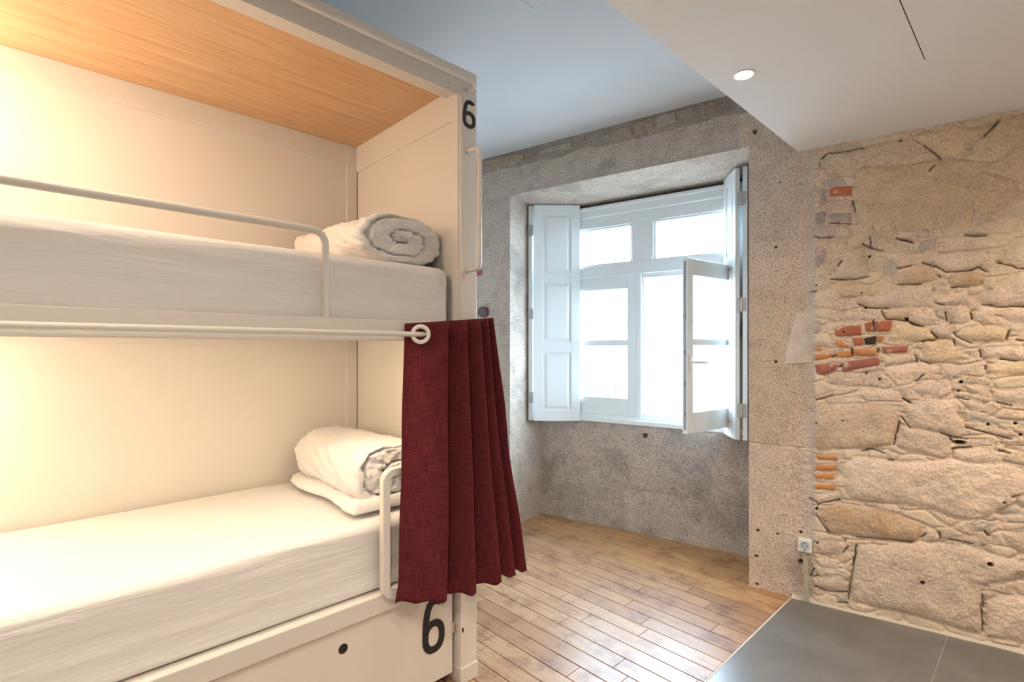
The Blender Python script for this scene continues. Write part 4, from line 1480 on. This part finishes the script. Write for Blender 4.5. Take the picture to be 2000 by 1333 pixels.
# added warm strips, out of sight, that even out the light in each bunk
for zz, yb in ((2.640, .38), (1.5375, 1.34)):
    bed_b('added_fill_strip', (XF - .060, XF - .046, YE + .05, yb, zz, zz + .0075), LEDM, bev=0)
    s_ = lamp('added_fill_light', 'AREA', (XF - .053, (YE + .05 + yb) / 2, zz - .0015), 3.2 if zz > 2 else 2.2, (1.0, .81, .61), shape='RECTANGLE', size=.012, size_y=yb - YE - .05, rot=(0, math.radians(14 if zz > 2 else 0), 0))


# ------------------------------------------------------------------ mattresses
def mattress(name, x0, x1, y0, y1, z0, z1, seed, label, r=.035):
    """rounded block with soft irregular sheet surface"""
    nx, ny, nz = 26, 90, 8
    bm = bmesh.new()
    bmesh.ops.create_cube(bm, size=2.0)
    bmesh.ops.subdivide_edges(bm, edges=bm.edges[:], cuts=1)
    bm.free()
    # param: cross section in x-z (rounded rectangle) swept along y with closing ends
    X, Z = (x1 - x0) / 2, (z1 - z0) / 2
    cxm, czm = (x0 + x1) / 2, (z0 + z1) / 2
    prof = []
    def arc(cx_, cz_, a0, a1, k=6):
        for i in range(k + 1):
            a = a0 + (a1 - a0) * i / k
            prof.append((cx_ + r * math.cos(a), cz_ + r * math.sin(a)))
    def line(p, q, k):
        for i in range(1, k):
            t = i / k
            prof.append((p[0] + (q[0] - p[0]) * t, p[1] + (q[1] - p[1]) * t))
    H2 = math.pi / 2
    arc(X - r, Z - r, 0, H2)
    line((X - r, Z), (-X + r, Z), 40)
    arc(-X + r, Z - r, H2, 2 * H2)
    line((-X, Z - r), (-X, -Z + r), 6)
    arc(-X + r, -Z + r, 2 * H2, 3 * H2)
    line((-X + r, -Z), (X - r, -Z), 10)
    arc(X - r, -Z + r, 3 * H2, 4 * H2)
    line((X, -Z + r), (X, Z - r), 14)
    P = np.array(prof)
    ys = list(np.linspace(y0 + r, y1 - r, ny))
    rings = []
    for k in range(7):
        a = H2 * (1 - k / 7)
        rings.append((y0 + r - r * math.sin(a), r * (1 - math.cos(a))))
    for yy in ys:
        rings.append((yy, 0))
    for k in range(1, 8):
        a = H2 * k / 7
        rings.append((y1 - r + r * math.sin(a), r * (1 - math.cos(a))))
    bm = bmesh.new()
    rv = []
    for (yy, ins) in rings:
        ring = []
        for (px, pz) in P:
            fx = (X - ins) / X
            fz = (Z - ins) / Z
            x, z = px * fx, pz * fz
            n = .0045 * float(fbm(np.array(x * 3.0 + 2), np.array(yy), 3.0, 3, seed))
            if pz > Z - .01:
                z += .010 * float(fbm(np.array(px * 5), np.array(yy * 1.3), 1.6, 3, seed + 3)) + .0035 * float(fbm(np.array(px * 16 + yy * 2.5), np.array(yy * 1.2), 2.2, 3, seed + 4))
            elif px > X - .01:
                x += n * 1.5 + .0075 * float(fbm(np.array(pz * 26 + yy * .8), np.array(yy * 1.5), 1.5, 3, seed + 6))
            ring.append(bm.verts.new((cxm + x, yy, czm + z)))
        rv.append(ring)
    m = len(P)
    for i in range(len(rv) - 1):
        for j in range(m):
            bm.faces.new((rv[i][j], rv[i][(j + 1) % m], rv[i + 1][(j + 1) % m], rv[i + 1][j]))
    bm.faces.new(rv[0])
    bm.faces.new(rv[-1][::-1])
    bmesh.ops.recalc_face_normals(bm, faces=bm.faces)
    bmesh.ops.translate(bm, vec=(-cxm, 0, -z0), verts=bm.verts)
    o = obj(name, bm, SHEET, None, smooth=True)
    o.location = (cxm, 0, z0)
    tag(o, label, 'mattress', 'bunk mattresses')
    return o


mattress('mattress', -2.775, -1.850, -.64, 1.380, 1.562, 1.862, 3, 'white sheeted mattress on the upper bunk behind the guard rail', .045)
mattress('mattress', -2.775, -1.868, -.64, 1.375, .517, .795, 9, 'white sheeted mattress on the lower bunk above the drawers', .03)


# ------------------------------------------------------------------ rolled duvets
def roll(name, cy, ry, z0, hz, xf, xb, seed, label, lean=0.0, flap=None, turns=1.75, taper=.0, tilt=0.0):
    """flattened roll lying along x: spiral end towards the room"""
    na, nx = 110, 44
    rz = hz / 2
    cz = z0 + rz
    bm = bmesh.new()
    def sec(a, e=.82):
        c, s_ = math.cos(a), math.sin(a)
        return math.copysign(abs(c) ** e, c), math.copysign(abs(s_) ** e, s_)
    rings = []
    def ringv(x, sc_, push):
        ring = []
        for i in range(na):
            a = 2 * math.pi * i / na
            c, s_ = sec(a)
            t = (xf - x) / (xf - xb)
            wr = float(fbm(np.array(math.cos(a) * 2.2 + x * 2.5), np.array(math.sin(a) * 2.2 + x * 7), 1.6, 4, seed))
            w2 = float(fbm(np.array(math.cos(a) * 5), np.array(math.sin(a) * 5 + x * 16), 1.2, 3, seed + 5))
            k = (1 + .16 * wr + .11 * w2)
            f = sc_ * k
            yy = cy + lean * t + ry * f * c
            yy = min(yy, 1.388)
            zz = cz + tilt * t + rz * f * s_ * (1 + taper * t)
            if s_ < 0:
                zz = max(zz, z0 + .004 * math.cos(a))
            ring.append([x + push(a), yy, zz])
        return ring
    # closed outer end (hidden), body, rounded shoulder, spiral face
    L_ = []
    for k in range(5):
        t = k / 5
        L_.append(ringv(xb - .05 * math.cos(t * math.pi / 2) + .0, max(.05, math.sin(t * math.pi / 2)), lambda a: 0))
    for k in range(nx + 1):
        L_.append(ringv(xb + (xf - xb) * k / nx, 1.0, lambda a: 0))
    for k in range(1, 6):
        a_ = k / 6 * math.pi / 2
        L_.append(ringv(xf + .035 * math.sin(a_), 1 - .10 * (1 - math.cos(a_)) , lambda a: 0))
    nr = 34
    for k in range(nr):
        t = 1 - (k + 1) / (nr + 1)
        def push(a, t=t):
            ph = (t * turns + a / (2 * math.pi) + .30 * float(fbm(np.array(math.cos(a) * 2.5), np.array(math.sin(a) * 2.5 + t * 5), 1.3, 3, seed + 9))) % 1.0
            d = min(ph, 1 - ph)
            g = -.042 * math.exp(-(d / .06) ** 2) * (.35 + .9 * float(vnoise(np.array(a * 1.6), np.array(t * 4), seed)))
            fo = .026 * float(fbm(np.array(a * 2.4), np.array(t * 2.5), 1.6, 3, seed + 11))
            return g * (t > .06) + fo + .020 * (1 - t * t) * .6
        L_.append(ringv(xf + .037, .90 * t, push))
    rv = [[bm.verts.new(p) for p in ring] for ring in L_]
    for i in range(len(rv) - 1):
        for j in range(na):
            bm.faces.new((rv[i][j], rv[i][(j + 1) % na], rv[i + 1][(j + 1) % na], rv[i + 1][j]))
    bm.faces.new(rv[0])
    bm.faces.new(rv[-1])
    bmesh.ops.recalc_face_normals(bm, faces=bm.faces)
    bmesh.ops.translate(bm, vec=(-xf, -cy, -z0), verts=bm.verts)
    e = empty(name, (xf, cy, z0))
    tag(e, label, 'duvet', 'rolled duvets')
    obj('duvet_roll', bm, DUVET, e, smooth=True)
    if flap:
        y0, y1, x0, x1, th = flap
        bm = bmesh.new()
        nu, nv = 60, 34
        top, bot = [], []
        for i in range(nu + 1):
            rt, rb = [], []
            for j in range(nv + 1):
                u, v = i / nu, j / nv
                ex = min(u, 1 - u) * (x0 - x1) * -1
                x = x0 + (x1 - x0) * u
                y = y0 + (y1 - y0) * v + .012 * math.sin(u * 9 + seed) * (1 - v) + .010 * float(fbm(np.array(u * 8), np.array(v * 2), 1.5, 3, seed + 20)) * (1 - v)
                ed = min(1.0, min(u, 1 - u) * abs(x1 - x0) / .03, min(v, 1 - v) * (y1 - y0) / .03)
                q = math.sqrt(max(0, 1 - (1 - ed) ** 2))
                z = z0 + .002 + th * (.15 + .85 * q) * (1 + .35 * float(fbm(np.array(u * 12), np.array(v * 5), 1.4, 3, seed + 21)))
                rt.append(bm.verts.new((x, y, z)))
                rb.append(bm.verts.new((x, y, z0 + .001)))
            top.append(rt)
            bot.append(rb)
        for i in range(nu):
            for j in range(nv):
                bm.faces.new((top[i][j], top[i + 1][j], top[i + 1][j + 1], top[i][j + 1]))
                bm.faces.new((bot[i][j], bot[i][j + 1], bot[i + 1][j + 1], bot[i + 1][j]))
        for i in range(nu):
            bm.faces.new((top[i][0], bot[i][0], bot[i + 1][0], top[i + 1][0]))
            bm.faces.new((top[i][nv], top[i + 1][nv], bot[i + 1][nv], bot[i][nv]))
        for j in range(nv):
            bm.faces.new((top[0][j], top[0][j + 1], bot[0][j + 1], bot[0][j]))
            bm.faces.new((top[nu][j], bot[nu][j], bot[nu][j + 1], top[nu][j + 1]))
        bmesh.ops.recalc_face_normals(bm, faces=bm.faces)
        bmesh.ops.translate(bm, vec=(-xf, -cy, -z0), verts=bm.verts)
        obj('duvet_flap', bm, DUVET, e, smooth=True)
    return e


roll('rolled_duvet', 1.190, .208, 1.870, .212, -1.975, -2.66, 5, 'rolled up white duvet on the upper bunk, creased open end to the room', tilt=.02, taper=.12)
roll('rolled_duvet', 1.175, .185, .82, .262, -2.02, -2.64, 23, 'rolled up white duvet on the lower bunk behind the red curtain', flap=(.970, 1.37, -1.935, -2.67, .042))

# ------------------------------------------------------------------ red curtain bunched at the rod's end
ext_top = [(-1.780, 1.100), (-1.690, 1.250), (-1.786, 1.252), (-1.688, 1.343), (-1.786, 1.342), (-1.688, 1.419), (-1.784, 1.416), (-1.694, 1.466), (-1.768, 1.470), (-1.696, 1.500), (-1.765, 1.497)]
ext_bot = [(-1.778, 1.066), (-1.685, 1.236), (-1.790, 1.250), (-1.675, 1.384), (-1.790, 1.388), (-1.675, 1.530), (-1.786, 1.526), (-1.685, 1.626), (-1.765, 1.632), (-1.685, 1.700), (-1.760, 1.697)]
npl = 16


def plan(ext):
    out = []
    for i in range(len(ext) - 1):
        a, b = ext[i], ext[i + 1]
        for k in range(npl):
            t = k / npl
            e_ = .5 - .5 * math.cos(math.pi * t)
            if i % 2 == 0:      # valley to ridge: broad face
                out.append((a[0] + (b[0] - a[0]) * (e_ ** .85), a[1] + (b[1] - a[1]) * (t * .75 + e_ * .25)))
            else:               # ridge back to valley, tucked behind
                out.append((a[0] + (b[0] - a[0]) * e_, a[1] + (b[1] - a[1]) * t + .006 * math.sin(math.pi * t)))
    out.append(ext[-1])
    return out


pt, pb = plan(ext_top), plan(ext_bot)
nv = 70
bm = bmesh.new()
uvl = bm.loops.layers.uv.new('UVMap')
G = []
leng = [0]
for i in range(1, len(pb)):
    leng.append(leng[-1] + math.hypot(pb[i][0] - pb[i - 1][0], pb[i][1] - pb[i - 1][1]))
for i in range(len(pt)):
    col_ = []
    f = i / (len(pt) - 1)
    ztop = 1.600 + .036 * (pt[i][1] - 1.10) / .4
    zbot = .490 - .035 * min(1, (pb[i][1] - 1.07) / .3) + .006 * math.sin(i * .8)
    for j in range(nv + 1):
        v = j / nv
        q = v ** 1.08
        x = pt[i][0] + (pb[i][0] - pt[i][0]) * q
        y = pt[i][1] + (pb[i][1] - pt[i][1]) * q
        am = math.sin(math.pi * min(1, v * 1.0)) * .010
        x += am * (float(vnoise(np.array(leng[i] * 9), np.array(v * 3.0), 3)) - .5) * 1.6
        y += am * (float(vnoise(np.array(leng[i] * 5 + 9), np.array(v * 4.0), 7)) - .5) * 1.2
        if i < 4 and v > .93:
            y -= .012 * (v - .93) / .07 * (1 - i / 4)
        z = ztop + (zbot - ztop) * v
        col_.append(bm.verts.new((x, y, z)))
    G.append(col_)
for i in range(len(G) - 1):
    for j in range(nv):
        fc = bm.faces.new((G[i][j], G[i][j + 1], G[i + 1][j + 1], G[i + 1][j]))
        for lp, (a, b) in zip(fc.loops, ((i, j), (i, j + 1), (i + 1, j + 1), (i + 1, j))):
            lp[uvl].uv = (leng[a], 1.1 * (1 - b / nv))
cut = tag(obj('curtain', bm, RED, None, smooth=True), 'dark red woven curtain gathered in folds at the bunk post, ringed on a white rod', 'curtain')
so = cut.modifiers.new('thickness', 'SOLIDIFY')
so.thickness = .0022
so.offset = 0
for (cx_, cy_, nrm) in ((-1.731, 1.143, (.86, -.51, 0)),):
    bm = bmesh.new()
    torus(bm, (cx_, cy_, 1.557), nrm, .0315, .0085, flat=.7)
    obj('grommet', bm, PLASTIC, cut, smooth=True)
